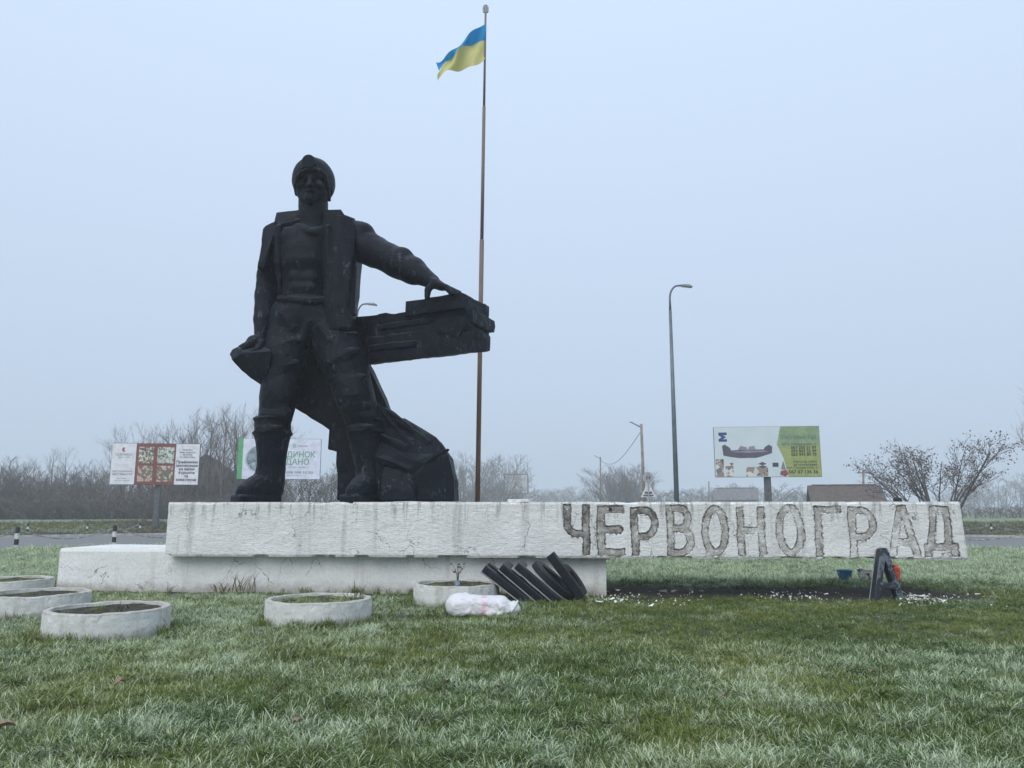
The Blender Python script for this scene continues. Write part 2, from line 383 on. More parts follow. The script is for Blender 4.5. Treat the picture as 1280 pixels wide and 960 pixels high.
# beam body: front without letters + back, top, bottom, ends
v, f, ids = sub_front(fown < 0)
m0 = len(v)
top = vid[:, -1]; bot = vid[:, 0]; lef = vid[0, :]; rig = vid[-1, :]
vv = [v]; ff = [f]; nb = m0
def strip(edge, flip):
    global nb
    a = FV[edge]; b = a.copy(); b[:, 1] = WDEP
    n = len(edge); vv.append(a); vv.append(b); i = np.arange(n - 1)
    q = np.stack([nb + i, nb + i + 1, nb + n + i + 1, nb + n + i], 1)
    ff.append(q[:, ::-1] if flip else q); nb += 2 * n
strip(top, False); strip(bot, True); strip(lef, True); strip(rig, False)
bk = np.array([[0, WDEP, Z0], [WLEN, WDEP, Z0], [WLEN, WDEP, Z1], [0, WDEP, Z1]]); vv.append(bk); ff.append(np.array([[nb + 1, nb, nb + 3, nb + 2]])); nb += 4
me = mesh_np('sign_beam', np.concatenate(vv), np.concatenate(ff), False)
ia = np.full(nb, 1., np.float32); da = np.zeros(nb, np.float32); ia[:m0] = imp.ravel()[ids]; da[:m0] = dark.ravel()[ids]
attr(me, 'imp', ia); attr(me, 'dark', da)
beam = link('sign_beam', me, WALLM, plinth)
for li, (ch, *_r) in enumerate(WORD):
    v, f, ids = sub_front(fown == li)
    me = mesh_np('letter_imprint', v, f, False); attr(me, 'imp', imp.ravel()[ids]); attr(me, 'dark', dark.ravel()[ids])
    o = link('letter_imprint', me, WALLM, beam); o['label'] = 'scraped ghost outline of the removed letter ' + ch
boltm = simple('old_bolt', (.03, .03, .03), .6)
m = MB(); uq = wall_u(763); m.tube([(uq, -.012, Z0 + .93), (uq, .04, Z0 + .93)], .035, 10); m.build('bolt', boltm, beam)
whm = simple('chipped_plaster', (.72, .72, .70), .95)
for li, (ch, p0, p1, dk) in enumerate(WORD[:9]):
    uq = wall_u(p0 + (6 if ch in 'ЧРВН' else 18 if ch == 'О' else 14)); m = MB(); m.tube([(uq, .0, Z0 + .93), (uq, .04, Z0 + .93)], .014, 8); m.build('bolt', whm, beam)
m = MB(); u0, u1 = wall_u(634), wall_u(661); m.box(((u0 + u1) / 2, .35, Z1 + .022), ((u1 - u0) / 2, .3, .03)); m.build('cap_slab', whm, plinth, bevel=.008)

# base block: one long box, set back under the beam, running on to the left as a ledge
def block(name, u0, u1, w0, w1, z0, z1, m, parent, step=.06, seed=0, batter=.0):
    nu_, nv_ = int((u1 - u0) / step), max(4, int((z1 - z0) / step))
    a, b = np.meshgrid(np.linspace(u0, u1, nu_ + 1), np.linspace(z0, z1, nv_ + 1), indexing='ij')
    r = .03 * (fbm(a * 1.4, b * 3, seed=seed, octv=5) - .5) + w0 + .03 * sstep(.06, 0, z1 - b) + batter * (b - z0)
    V0 = np.stack([a.ravel(), r.ravel(), (b + (.03 * (fbm(a * 2, a * 0, seed=seed + 1) - .5)) * (b > z1 - .02)).ravel()], 1)
    vid_ = np.arange(a.size).reshape(a.shape)
    fs = [np.stack([vid_[:-1, :-1], vid_[1:, :-1], vid_[1:, 1:], vid_[:-1, 1:]], -1).reshape(-1, 4)]; vs_ = [V0]; nb_ = len(V0)
    for e, fl in ((vid_[:, -1], 0), (vid_[0, :], 1), (vid_[-1, :], 0)):
        A = V0[e]; B = A.copy(); B[:, 1] = w1; n = len(e); i_ = np.arange(n - 1)
        q = np.stack([nb_ + i_, nb_ + i_ + 1, nb_ + n + i_ + 1, nb_ + n + i_], 1); fs.append(q[:, ::-1] if fl else q); vs_ += [A, B]; nb_ += 2 * n
    vs_.append(np.array([[u0, w1, z0], [u1, w1, z0], [u1, w1, z1], [u0, w1, z1]])); fs.append(np.array([[nb_ + 1, nb_, nb_ + 3, nb_ + 2]]))
    return link(name, mesh_np(name, np.concatenate(vs_), np.concatenate(fs), False), m, parent)
t = NT('base_paint'); co = t.coord('Object')
c, fine = grime(t, (.84, .845, .83), (.42, .40, .37), co)
sz = t.n('ShaderNodeSeparateXYZ'); t.l(t.n('ShaderNodeTexCoord').outputs['Object'], sz.inputs[0])
splash = t.rng(t.math('ADD', sz.outputs[2], t.math('MULTIPLY', t.noise(2.3, 6, .7, co), .5)), .52, .20)
c = t.mix(t.math('MULTIPLY', splash, .75), c, (.26, .23, .19)); t.col(c); t.rough(.92); t.b.inputs['Specular IOR Level'].default_value = .2; t.bump(fine, .5, .03)
BASEM = t.m
uL = -(WL[0] - PX(67, 15.95)) ; uR = wall_u(757)
block('base_block', uL, uR, .26, 2.0, -.15, .86, BASEM, plinth, seed=71, batter=.03)
# ------------------------------------------------------------------ bronze miner (signed distance field -> mesh)
class Field:
    def __init__(s, lo, hi, h):
        s.lo = np.array(lo, np.float32); s.h = h; s.n = np.ceil((np.array(hi) - s.lo) / h).astype(int) + 1
        s.d = np.full(s.n, 1.0, np.float32)
        s.ax = [s.lo[i] + h * np.arange(s.n[i], dtype=np.float32) for i in range(3)]
    def sl(s, lo, hi):
        a = np.clip(np.floor((np.array(lo) - s.lo) / s.h).astype(int), 0, s.n); b = np.clip(np.ceil((np.array(hi) - s.lo) / s.h).astype(int) + 1, 0, s.n)
        return tuple(slice(a[i], b[i]) for i in range(3))
    def grid(s, sl):
        return np.meshgrid(*[s.ax[i][sl[i]] for i in range(3)], indexing='ij', sparse=True)
    def op(s, lo, hi, fn, k=.05, mode='add'):
        m = k + .12
        sl = s.sl(np.array(lo) - m, np.array(hi) + m)
        if 0 in [x.stop - x.start for x in sl]: return
        d = fn(*s.grid(sl)); cur = s.d[sl]
        if mode == 'cut': d = -d; 
        if mode == 'add':
            if k > 0:
                hh = np.clip(.5 + .5 * (cur - d) / k, 0, 1); s.d[sl] = cur + (d - cur) * hh - k * hh * (1 - hh)
            else: s.d[sl] = np.minimum(cur, d)
        else:
            if k > 0:
                hh = np.clip(.5 - .5 * (cur - d) / k, 0, 1); s.d[sl] = cur + (d - cur) * hh + k * hh * (1 - hh)
            else: s.d[sl] = np.maximum(cur, d)
    def cone(s, a, ra, b, rb, k=.06, mode='add', sy=1.0):
        a = np.array(a, np.float32); b = np.array(b, np.float32); r = max(ra, rb)
        def fn(x, y, z):
            ab = b - a; q = (ab * ab).sum() + 1e-9
            t_ = np.clip(((x - a[0]) * ab[0] + (y - a[1]) * ab[1] + (z - a[2]) * ab[2]) / q, 0, 1)
            return np.sqrt((x - a[0] - t_ * ab[0])**2 + ((y - a[1] - t_ * ab[1]) / sy)**2 + (z - a[2] - t_ * ab[2])**2) - (ra + t_ * (rb - ra))
        s.op(np.minimum(a, b) - r * max(1, sy), np.maximum(a, b) + r * max(1, sy), fn, k, mode)
    def ell(s, c, r, k=.06, mode='add', ry=0.0, rz=0.0):
        c = np.array(c, np.float32); r = np.array(r, np.float32); R = np.array(Euler((0, ry, rz)).to_matrix()).T
        def fn(x, y, z):
            X, Y, Z = x - c[0], y - c[1], z - c[2]
            u = (R[0][0] * X + R[0][1] * Y + R[0][2] * Z) / r[0]; v = (R[1][0] * X + R[1][1] * Y + R[1][2] * Z) / r[1]; w_ = (R[2][0] * X + R[2][1] * Y + R[2][2] * Z) / r[2]
            k0 = np.sqrt(u * u + v * v + w_ * w_) + 1e-6; k1 = np.sqrt((u / r[0])**2 + (v / r[1])**2 + (w_ / r[2])**2) + 1e-6
            return k0 * (k0 - 1) / k1
        m = r.max(); s.op(c - m, c + m, fn, k, mode)
    def box(s, c, h, k=.03, mode='add', R=None, rd=.03):
        c = np.array(c, np.float32); h = np.array(h, np.float32); M = np.array(R).T if R is not None else np.eye(3)
        def fn(x, y, z):
            X, Y, Z = x - c[0], y - c[1], z - c[2]
            q = [np.abs(M[i][0] * X + M[i][1] * Y + M[i][2] * Z) - (h[i] - rd) for i in range(3)]
            o = np.sqrt(np.maximum(q[0], 0)**2 + np.maximum(q[1], 0)**2 + np.maximum(q[2], 0)**2)
            return o + np.minimum(np.maximum(np.maximum(q[0], q[1]), q[2]), 0) - rd
        m = np.linalg.norm(h) if R is not None else h
        s.op(c - m, c + m, fn, k, mode)
    def poly(s, pts, a0, a1, axis=1, k=.03, mode='add', planes=(), rd=.02):
        """polygon extruded between a0 and a1 along an axis (1: x-z outline, 2: plan x-y), cut by half spaces (point, outward normal)"""
        p = np.array(pts, np.float32); i0, i1 = (0, 2) if axis == 1 else (0, 1)
        lo = np.zeros(3); hi = np.zeros(3); lo[i0], lo[i1] = p.min(0); hi[i0], hi[i1] = p.max(0); lo[axis], hi[axis] = a0, a1
        def fn(x, y, z):
            A = [x, y, z]; X, Y = np.broadcast_arrays(A[i0], A[i1]); sh = X.shape
            d = np.full(sh, 1e9, np.float32); sg = np.ones(sh, np.float32)
            for (ax_, ay_), (bx_, by_) in zip(p, np.roll(p, -1, 0)):
                ex, ey = bx_ - ax_, by_ - ay_; wx, wy = X - ax_, Y - ay_
                t_ = np.clip((wx * ex + wy * ey) / (ex * ex + ey * ey + 1e-12), 0, 1)
                d = np.minimum(d, (wx - ex * t_)**2 + (wy - ey * t_)**2)
                c1 = Y >= ay_; c2 = Y < by_; c3 = ex * wy > ey * wx
                sg = np.where((c1 & c2 & c3) | (~c1 & ~c2 & ~c3), -sg, sg)
            d2 = sg * np.sqrt(d) + rd
            h = np.abs(A[axis] - (a0 + a1) / 2) - (a1 - a0) / 2 + rd
            r = np.minimum(np.maximum(d2, h), 0) + np.sqrt(np.maximum(d2, 0)**2 + np.maximum(h, 0)**2) - rd
            for q, nn in planes:
                nn = np.array(nn, float); nn = nn / np.linalg.norm(nn)
                r = np.maximum(r, (x - q[0]) * nn[0] + (y - q[1]) * nn[1] + (z - q[2]) * nn[2])
            return r
        s.op(lo, hi, fn, k, mode)
    def rough(s, amp, fr, seed=0):
        m = np.abs(s.d) < .12; ii = np.nonzero(m)
        if len(ii[0]) == 0: return
        x, y, z = [s.ax[i][ii[i]] for i in range(3)]
        n = fbm(x * fr, y * fr, z * fr, seed, 3)
        s.d[ii] += amp * (n - .5) * 2
    def build(s, name, m, parent, org=(0, 0, 0), ratio=None):
        g = openvdb.FloatGrid(1.0); g.copyFromArray(np.array(s.d, dtype=np.float32, order='C', copy=True)); p, q = g.convertToQuads(0.0)
        v = p * s.h + s.lo - np.array(org)
        o = link(name, mesh_np(name, v, q[:, ::-1], ratio is None), m, parent)
        if ratio: d_ = o.modifiers.new('chisel', 'DECIMATE'); d_.ratio = ratio
        return o

def W2(px, py, Y):
    p = P(px, py, Y); return (p[0], p[2])
def PL(pts, Y): return [W2(a, b, Y) for a, b in pts]
def rp(px, Y, z): return px / ppm(Y, z)
def C(px, py, Y, r):
    p = P(px, py, Y); return p, rp(r, Y, p[2])

t = NT('dark_bronze'); co = t.coord('Object')
n1 = t.noise(1.4, 6, .65, co); n2 = t.noise(9, 6, .75, co); n3 = t.noise(30, 4, .7, co)
base = t.mix(n1, (.0012, .0025, .006), (.005, .008, .015))
st = t.n('ShaderNodeMapping'); st.inputs['Scale'].default_value = (5, 5, .8); t.l(co, st.inputs[0])
drip = t.noise(2.2, 5, .7, st.outputs[0])
nrm = t.n('ShaderNodeSeparateXYZ'); t.l(t.n('ShaderNodeNewGeometry').outputs['Normal'], nrm.inputs[0])
wear = t.math('MULTIPLY', t.rng(t.noise(6.5, 7, .82, t.coord('Object', (1.3, 1.3, .6))), .54, .68), t.rng(t.noise(1.5, 5, .6, co), .44, .60))
base = t.mix(t.math('MULTIPLY', wear, .8), base, (.12, .14, .165))
base = t.mix(t.math('MULTIPLY', t.rng(drip, .60, .72), .4), base, (.045, .056, .066))
base = t.mix(t.math('MULTIPLY', t.rng(nrm.outputs[2], .45, .9), .5), base, (.055, .065, .075))     # lighter on level tops
t.col(base); t.rough(t.rng(n2, .3, .7, .40, .62)); t.b.inputs['Specular IOR Level'].default_value = .13
t.bump(t.math('ADD', t.math('MULTIPLY', n2, .7), t.math('MULTIPLY', n3, .4)), .45, .05)
BRONZE = t.m
SO = (float(P(390, 624, 16.8)[0]), 16.8, Z1)
statue = thing('miner_statue', 'colossal dark bronze miner in helmet and open jacket, one hand on a coal block', 'statue', SO)
HS = .026
# --- body: head, neck, bare torso, arms, hands
f = Field((-6.25, 15.2, 3.9), (-.9, 17.6, 9.75), HS)
c, r = C(381, 318, 16.8, 36); 
f.ell(P(382, 322, 16.8), (rp(40, 16.8, 7.6), .56, .80), k=.1)
f.cone(*C(381, 330, 16.8, 33), *C(382, 385, 16.8, 34), k=.15, sy=.75)
for q in (361, 398): f.ell(P(q, 297, 16.46), (rp(21, 16.4, 8), .17, rp(14, 16.4, 8)), k=.06)
f.ell(P(376, 327, 16.45), (rp(25, 16.4, 7.4), .22, rp(13, 16.4, 7.4)), k=.06)
for q in (370, 387):
    for yy in (346, 359): f.ell(P(q, yy, 16.37), (rp(9, 16.4, 7), .07, rp(7, 16.4, 7)), k=.06)
f.cone(*C(350, 305, 16.82, 17), *C(430, 302, 16.82, 18), k=.12)
f.cone(*C(392.5, 292, 16.85, 20), *C(391.5, 250, 16.75, 17.5), k=.05)                 # neck
f.cone(P(372, 284, 16.5), .09, P(390, 290, 16.28), .07, k=.08); f.cone(P(412, 284, 16.5), .09, P(394, 290, 16.28), .07, k=.08)
HY = 16.72                                                                     # head
f.ell(P(391, 226, HY), (rp(21, HY, 9), .50, rp(27, HY, 9)), k=.05)
f.cone(*C(379, 241, HY - .20, 8), *C(387.5, 247, HY - .36, 6.5), k=.07); f.cone(*C(401, 241, HY - .20, 8), *C(387.5, 247, HY - .36, 6.5), k=.07)   # jaw
f.ell(P(387.5, 248, HY - .38), (.10, .10, .085), k=.05)
f.cone(P(376, 219.5, HY - .42), .06, P(386, 220.5, HY - .50), .055, k=.04); f.cone(P(400, 219.5, HY - .40), .06, P(389, 220.5, HY - .50), .055, k=.04)  # brow
for q in (378.5, 396.5): f.ell(P(q, 225, HY - .47), (.10, .11, .062), k=.04, mode='cut')
for q in (378.5, 396.5): f.ell(P(q, 225.5, HY - .385), (.065, .065, .045), k=.012)
f.cone(P(387.5, 221, HY - .49), .045, P(387.5, 231, HY - .62), .07, k=.035); f.ell(P(384.2, 231.8, HY - .54), (.05, .06, .04), k=.03); f.ell(P(390.8, 231.8, HY - .54), (.05, .06, .04), k=.03)
f.cone(P(382, 238.6, HY - .48), .026, P(387.5, 237.6, HY - .535), .036, k=.025); f.cone(P(393.5, 238.6, HY - .48), .026, P(387.5, 237.6, HY - .535), .036, k=.025)
f.cone(P(383.5, 241.8, HY - .47), .03, P(391.5, 241.8, HY - .47), .03, k=.03)
f.cone(P(381.5, 240.1, HY - .53), .013, P(394, 240.1, HY - .53), .013, k=.01, mode='cut')
for q in (376, 400): f.ell(P(q, 232, HY - .34), (.11, .12, .10), k=.06)
# arm resting on the block
f.cone(*C(440, 299, 16.8, 22), *C(468, 315, 16.6, 19.5), k=.12); f.cone(*C(462, 311, 16.65, 19), *C(500, 330, 16.3, 18.5), k=.08)
f.ell(P(449, 294, 16.7), (rp(20, 16.7, 8), .36, rp(17, 16.7, 8)), k=.1)
f.cone(*C(498, 329, 16.3, 19), *C(517, 339, 16.1, 17), k=.06); f.cone(*C(515, 338, 16.1, 16.5), *C(541, 352, 15.8, 9), k=.06)
f.ell(P(504, 321, 16.15), (.2, .18, .2), k=.1)
f.ell(P(547, 355.5, 15.72), (.23, .17, .10), k=.06, ry=.45)
for i_, (dy, ex, ey, rr) in enumerate(((-.19, 565, 367, .062), (-.06, 573, 367.5, .066), (.07, 574, 366.5, .064), (.19, 568, 364.5, .056))):
    k_ = P(558, 359.5, 15.72 + dy); e_ = P(ex, ey, 15.72 + dy * 1.4)
    f.cone(P(548, 356, 15.72 + dy * .8), .075, k_, .07, k=.03); f.cone(k_, .068, e_, rr * .85, k=.015)
f.cone(P(541, 355, 15.62), .085, P(535, 362, 15.55), .072, k=.04); f.cone(P(535, 362, 15.55), .07, P(534, 371.5, 15.52), .058, k=.015)
# hanging arm
f.cone(*C(344, 298, 16.85, 15), *C(334, 345, 16.85, 12.5), k=.12); f.cone(*C(334, 345, 16.85, 12.5), *C(332, 372, 16.8, 12.8), k=.06)
f.cone(*C(331.5, 370, 16.8, 12.5), *C(328, 400, 16.65, 10.5), k=.06); f.cone(*C(328, 400, 16.65, 10.5), *C(326, 421, 16.55, 8), k=.05)
f.ell(P(320, 430, 16.42), (.22, .22, .19), k=.06, ry=.5)
for i_ in range(4):
    a_ = P(318 - i_ * 1.5, 427 + i_ * .8, 16.25 + i_ * .11 - .05); b_ = P(306 - i_ * 1.5, 433 + i_ * .6, 16.14 + i_ * .12); e_ = P(302.5 - i_ * 1, 440 + i_, 16.10 + i_ * .12)
    f.cone(a_, .082, b_, .076, k=.02); f.cone(b_, .074, e_, .062, k=.012)
f.cone(P(327, 429, 16.3), .09, P(322, 437, 16.12), .08, k=.04); f.cone(P(322, 437, 16.12), .078, P(314, 441, 16.05), .066, k=.015)
f.rough(.014, 5, 3)
f.build('body', BRONZE, statue, SO, .16)
# --- helmet with lamp
f = Field((-5.2, 15.9, 8.4), (-3.7, 17.6, 9.9), .022)
f.ell(P(392.3, 227, HY + .02), (rp(26, HY, 9), .62, rp(29, HY, 9)), k=0)
f.poly(PL([(350, 253), (350, 244), (370.5, 244), (369.5, 232), (371.5, 222), (376.5, 215.5), (383, 212.2), (391, 211.4), (399.5, 213.2), (406, 219.5), (409, 230), (411, 251), (435, 252.5), (435, 290), (350, 290)], HY - .45), HY - 1.2, HY + .12, k=.02, mode='cut')
f.box((P(391, 250, HY)[0], HY, P(391, 252, HY)[2] - .5), (1, 1, .5), k=.02, mode='cut')
hc = P(392.3, 227, HY + .02); hr_ = (rp(26, HY, 9), .62, rp(29, HY, 9))
def on_dome(px, py):
    for Y in np.arange(HY - .8, HY + .1, .01):
        q = P(px, py, Y)
        if sum(((q[i] - hc[i]) / hr_[i])**2 for i in range(3)) < 1: return q
    return P(px, py, HY + .05)
rim = [on_dome(*q) for q in ((370.5, 243), (369.5, 232), (371.5, 222), (376.5, 215.5), (383, 212.2), (391, 211.4), (399.5, 213.2), (406, 219.5), (409, 230), (410.5, 241), (411.5, 250))]
for a_, b_ in zip(rim[:-1], rim[1:]): f.cone(a_, .042, b_, .042, k=.03)
ridge = [on_dome(*q) for q in ((388, 207), (390, 203), (393, 200))]
for a_, b_ in zip(ridge[:-1], ridge[1:]): f.cone(a_, .05, b_, .05, k=.06)
f.rough(.008, 6, 5)
helmet = f.build('helmet', BRONZE, statue, SO, .10)
m = MB(); a_ = P(386, 202, HY - .62); d_ = Vector((-.06, -1, -.12)).normalized(); b_ = Vector(a_) - d_ * .28; aa = Vector(a_)
m.tube([b_, aa - d_ * .02, aa, aa + d_ * .03, aa + d_ * .03], [.12, .145, .155, .15, .115], 24)
m.tube([aa + d_ * .012, aa + d_ * .022], [.115, .06], 24)
m.v = [tuple(np.array(q) - np.array(SO)) for q in m.v]; m.build('lamp', BRONZE, helmet, smooth=False)
# --- jacket
f = Field((-5.95, 15.8, 5.3), (-3.1, 17.8, 8.9), HS)
JY = 16.75
f.poly(PL([(408, 286), (416, 281), (432, 280), (446, 282), (449, 300), (447.5, 323), (445, 355), (441.5, 392), (446, 402), (446, 418), (418, 420), (412, 400), (409, 340)], JY), 16.17, 17.25, k=0, planes=[(P(430, 300, 16.17), (.45, -1, .12)), (P(411, 300, 16.24), (-.5, -1, .0))], rd=.05)
f.poly(PL([(350, 283), (336, 287), (332.5, 291), (331, 318), (328.8, 342), (337, 343.5), (343, 322), (349, 300)], JY), 16.32, 17.2, k=.02, planes=[(P(338, 300, 16.36), (-.45, -1, .2))], rd=.04)
f.poly(PL([(334, 290), (445, 282), (443, 392), (420, 415), (346, 400), (337, 350)], 17.1), 16.9, 17.4, k=.05, rd=.08)       # back
f.poly(PL([(347, 268), (378, 266), (376, 288), (346, 284)], 16.9), 16.62, 17.25, k=.02, planes=[(P(360, 268, 16.7), (-.2, -1, .45))], rd=.04)
f.poly(PL([(408, 269), (428, 265), (432.5, 272.5), (445, 276.5), (444, 284), (408, 288)], 16.85), 16.5, 17.2, k=.02, planes=[(P(425, 268, 16.62), (.3, -1, .4))], rd=.04)
f.cone(P(349, 286, 16.38), .10, P(347, 330, 16.38), .07, k=.05); f.cone(P(347, 330, 16.38), .07, P(351, 365, 16.5), .05, k=.05)           # lapel folds
f.cone(P(351, 283, 16.5), .09, P(374, 276, 16.6), .06, k=.05)
f.cone(P(410, 284, 16.22), .07, P(410, 392, 16.30), .06, k=.05); f.cone(P(426, 284, 16.28), .05, P(422, 380, 16.26), .06, k=.12)
f.cone(P(440, 330, 16.4), .09, P(437, 385, 16.4), .08, k=.08)
f.box(P(440, 372, 16.42), (.1, .14, .4), k=.03, rd=.03); f.cone(P(415, 417, 16.22), .04, P(445, 416, 16.3), .04, k=.04); f.cone(P(434, 300, 16.3), .06, P(441, 345, 16.36), .07, k=.12)
f.rough(.014, 4, 7)
f.build('jacket', BRONZE, statue, SO, .018)
# --- trousers
f = Field((-5.95, 15.8, 2.9), (-2.6, 17.7, 7.0), HS)
f.ell(P(383, 396, 16.82), (rp(43, 16.8, 6), .62, .62), k=.1)
f.cone(*C(363, 402, 16.75, 25), *C(354, 452, 16.6, 28), k=.2, sy=.95); f.cone(*C(354, 452, 16.6, 27.5), *C(350, 492, 16.48, 23), k=.12); f.cone(*C(350, 492, 16.48, 22.5), *C(342, 530, 16.42, 20.5), k=.1)
f.cone(*C(412, 410, 16.75, 30), *C(431, 455, 16.55, 29), k=.2, sy=.95); f.cone(*C(431, 455, 16.55, 28.5), *C(443, 495, 16.42, 24), k=.12); f.cone(*C(443, 495, 16.42, 23.5), *C(456, 532, 16.48, 22), k=.1)
f.ell(P(349, 492, 16.28), (.30, .22, .36), k=.15); f.ell(P(443, 494, 16.2), (.32, .24, .36), k=.15)
for (a1, b1, a2, b2, yy) in ((330, 440, 372, 424, 16.2), (334, 470, 372, 452, 16.12), (333, 505, 362, 514, 16.12), (330, 518, 356, 520, 16.05), (410, 452, 448, 436, 16.02), (428, 478, 456, 470, 16.0), (432, 512, 462, 507, 16.02), (440, 520, 470, 519, 16.05), (384, 402, 378, 425, 16.2), (352, 392, 366, 410, 16.22), (418, 430, 400, 408, 16.14)):
    f.cone(P(a1, b1, yy + .07), .04, P(a2, b2, yy + .07), .03, k=.16)
f.cone(P(350, 373.5, 16.32), .075, P(382, 376, 16.2), .075, k=.06); f.cone(P(382, 376, 16.2), .075, P(414, 375, 16.32), .075, k=.06)      # belt roll
f.rough(.018, 3.5, 9)
f.build('trousers', BRONZE, statue, SO, .02)
# --- boots
def boot(cx0, cx1, cx2, heel, toe, y0, y1, Yt, Yb, toeY, seed):
    f = Field((PX(toe - 14, 16, 2), 15.3, 1.7), (PX(max(cx0, heel) + 40, 16.6, 3.4), 17.3, 3.7), .022)
    f.cone(*C(cx1, 546, Yt, 20.8), *C(cx2, 600, Yb, 14.8), k=0, sy=1.05)
    f.cone(*C(cx0, y0 + 4, Yt, 21.5), *C(cx0, y1 - 5, Yt, 22.5), k=.02, sy=1.0)
    ctop = P(cx0, y0, Yt)[2]; f.box((P(cx0, y0, Yt)[0], Yt, ctop + .5), (1.2, 1.2, .5), k=.03, mode='cut')
    for yy, rr in ((y0 + 2, 23), (y1 - 4, 24)):
        p_, r_ = C(cx0, yy, Yt, rr); f.ell(p_, (r_ * 1.03, r_ * 1.05, .075), k=.05)
    f.cone(P(cx0 - 17, y1 - 10, Yt - .3), .06, P(cx0 + 10, y1 - 12, Yt - .43), .05, k=.07)
    h_, t_ = P(heel, 612, Yb), P(toe, 617, toeY)
    f.cone(P(cx2, 597, Yb), rp(14.8, Yb, 2.2), P((heel * .45 + toe * .55), 611, Yb * .4 + toeY * .6), .20, k=.15); f.cone(P((heel * .45 + toe * .55), 611, Yb * .4 + toeY * .6), .26, P(toe + 6, 615, toeY + .05), .21, k=.12)
    f.cone(h_, .27, P(cx2, 590, Yb), .25, k=.12)
    d_ = np.array([t_[0] - h_[0], t_[1] - h_[1]]); L_ = np.hypot(*d_); an = math.atan2(d_[1], d_[0]); mid = (h_[:2] + t_[:2]) / 2
    R_ = Matrix.Rotation(an, 3, 'Z')
    f.box((mid[0], mid[1], Z1 + .05), (L_ / 2 + .15, .27, .10), k=.05, R=R_, rd=.06)
    f.box((0, 16.5, Z1 - .55), (9, 9, .53), k=0, mode='cut')
    f.rough(.010, 6, seed)
    return f.build('boot', BRONZE, statue, SO, .03)
boot(341, 341, 338, 338, 302, 522, 546, 16.42, 16.45, 16.02, 11)
boot(456, 456, 463, 466, 439, 524, 545, 16.48, 16.5, 15.98, 12)
# --- layered coal block under the hand, at the hip
def XYp(px, Y, z=5.5): return (PX(px, Y, z), Y)
f = Field((-3.8, 15.1, 4.6), (-.2, 18.3, 6.25), HS)
def layer(p0, Y0, pB, YB, pC, YC, z0, z1, off, rd=.03, planes=()):
    A, B, Cc = np.array(XYp(p0, Y0)), np.array(XYp(pB, YB)), np.array(XYp(pC, YC))
    nrm_ = np.array([-(B - A)[1], (B - A)[0]]); nrm_ = nrm_ / np.linalg.norm(nrm_)
    A = A + nrm_ * off; B = B + nrm_ * off
    D = Cc + np.array([-1.0, .9]); E_ = A + np.array([.1, 1.2])
    f.poly([A, B, Cc, D, E_], z0, z1, axis=2, k=0, rd=rd, planes=planes)
layer(506, 16.12, 575, 15.42, 611.5, 16.5, 5.76, 6.10, 0)
layer(438, 16.85, 574, 15.46, 611, 16.5, 5.2, 5.95, .10, planes=[(P(505, 386, 16.1) + np.array([0, 0, -.02]), (0.02, 0, 1))])
layer(520, 16.05, 583, 15.42, 612, 16.5, 5.30, 5.62, .05)
layer(560, 15.7, 590, 15.5, 618.5, 16.5, 5.48, 5.77, .04)
u1_, u2_, u3_ = P(460, 455, 16.65), P(588, 440.5, 15.48), P(614, 438.5, 16.45)
un_ = np.cross(u2_ - u1_, u3_ - u1_); un_ = un_ if un_[2] < 0 else -un_
layer(440, 16.8, 588, 15.45, 614, 16.5, 4.70, 5.42, .03, planes=[(u1_, un_), (P(588, 432, 15.45), (-.25, -1, -.30)), (P(600, 425, 16.0), (1, -.45, -.25))])
layer(462, 16.6, 520, 16.05, 560, 16.6, 5.08, 5.22, -.03)
layer(470, 16.55, 540, 15.85, 560, 16.6, 5.55, 5.68, .02)
f.rough(.03, 3.2, 13); f.rough(.012, 9, 14)
f.build('coal_block', BRONZE, statue, SO, .02)
# --- lump in the hanging hand
f = Field((-6.5, 15.5, 3.9), (-5.0, 17.2, 5.5), HS)
f.poly(PL([(287, 443), (291, 436.5), (312, 431), (334, 428), (345, 445), (338, 475), (326, 481.5), (315, 473), (303, 463)], 16.35), 15.95, 16.85, k=0, rd=.02, planes=[(P(293, 440, 16.2), (-.8, -1, .35)), (P(318, 446, 15.98), (.25, -1, -.15)), (P(303, 460, 16.2), (-.5, -1, -.8)), (P(312, 434, 16.2), (0, -.7, 1))])
f.rough(.022, 4, 15)
f.build('coal_lump', BRONZE, statue, SO, .02)
# --- cascading boulder and the mass behind the legs
f = Field((-5.1, 15.6, 1.7), (-.9, 18.4, 5.6), .03)
f.poly(PL([(462, 480), (478, 506), (503, 523), (546, 548), (562, 570), (568, 600), (569, 626), (476, 626), (470, 560), (455, 500)], 16.9), 16.25, 18.0, k=0, rd=.03,
       planes=[(P(520, 560, 16.45), (.25, -1, .75)), (P(545, 575, 16.45), (.9, -1, .3)), (P(490, 540, 16.5), (-.1, -1, .55)), (P(556, 600, 16.6), (1.2, -.6, .25))])
f.poly(PL([(480, 585), (512, 590), (521, 605), (520, 626), (476, 626)], 16.25), 16.02, 16.8, k=.03, rd=.04, planes=[(P(500, 600, 16.1), (.1, -1, .4))])
f.poly(PL([(521, 592), (560, 570), (569, 600), (569, 626), (524, 626)], 16.5), 16.22, 17.2, k=.02, rd=.03, planes=[(P(545, 600, 16.3), (.5, -1, .25))])
f.poly(PL([(380, 425), (366.5, 509), (390, 523), (415, 538), (413, 562), (424, 565), (424, 626), (490, 626), (490, 520), (450, 430)], 17.15), 16.9, 17.7, k=.03, rd=.05, planes=[(P(400, 500, 16.95), (-.2, -1, .1))])
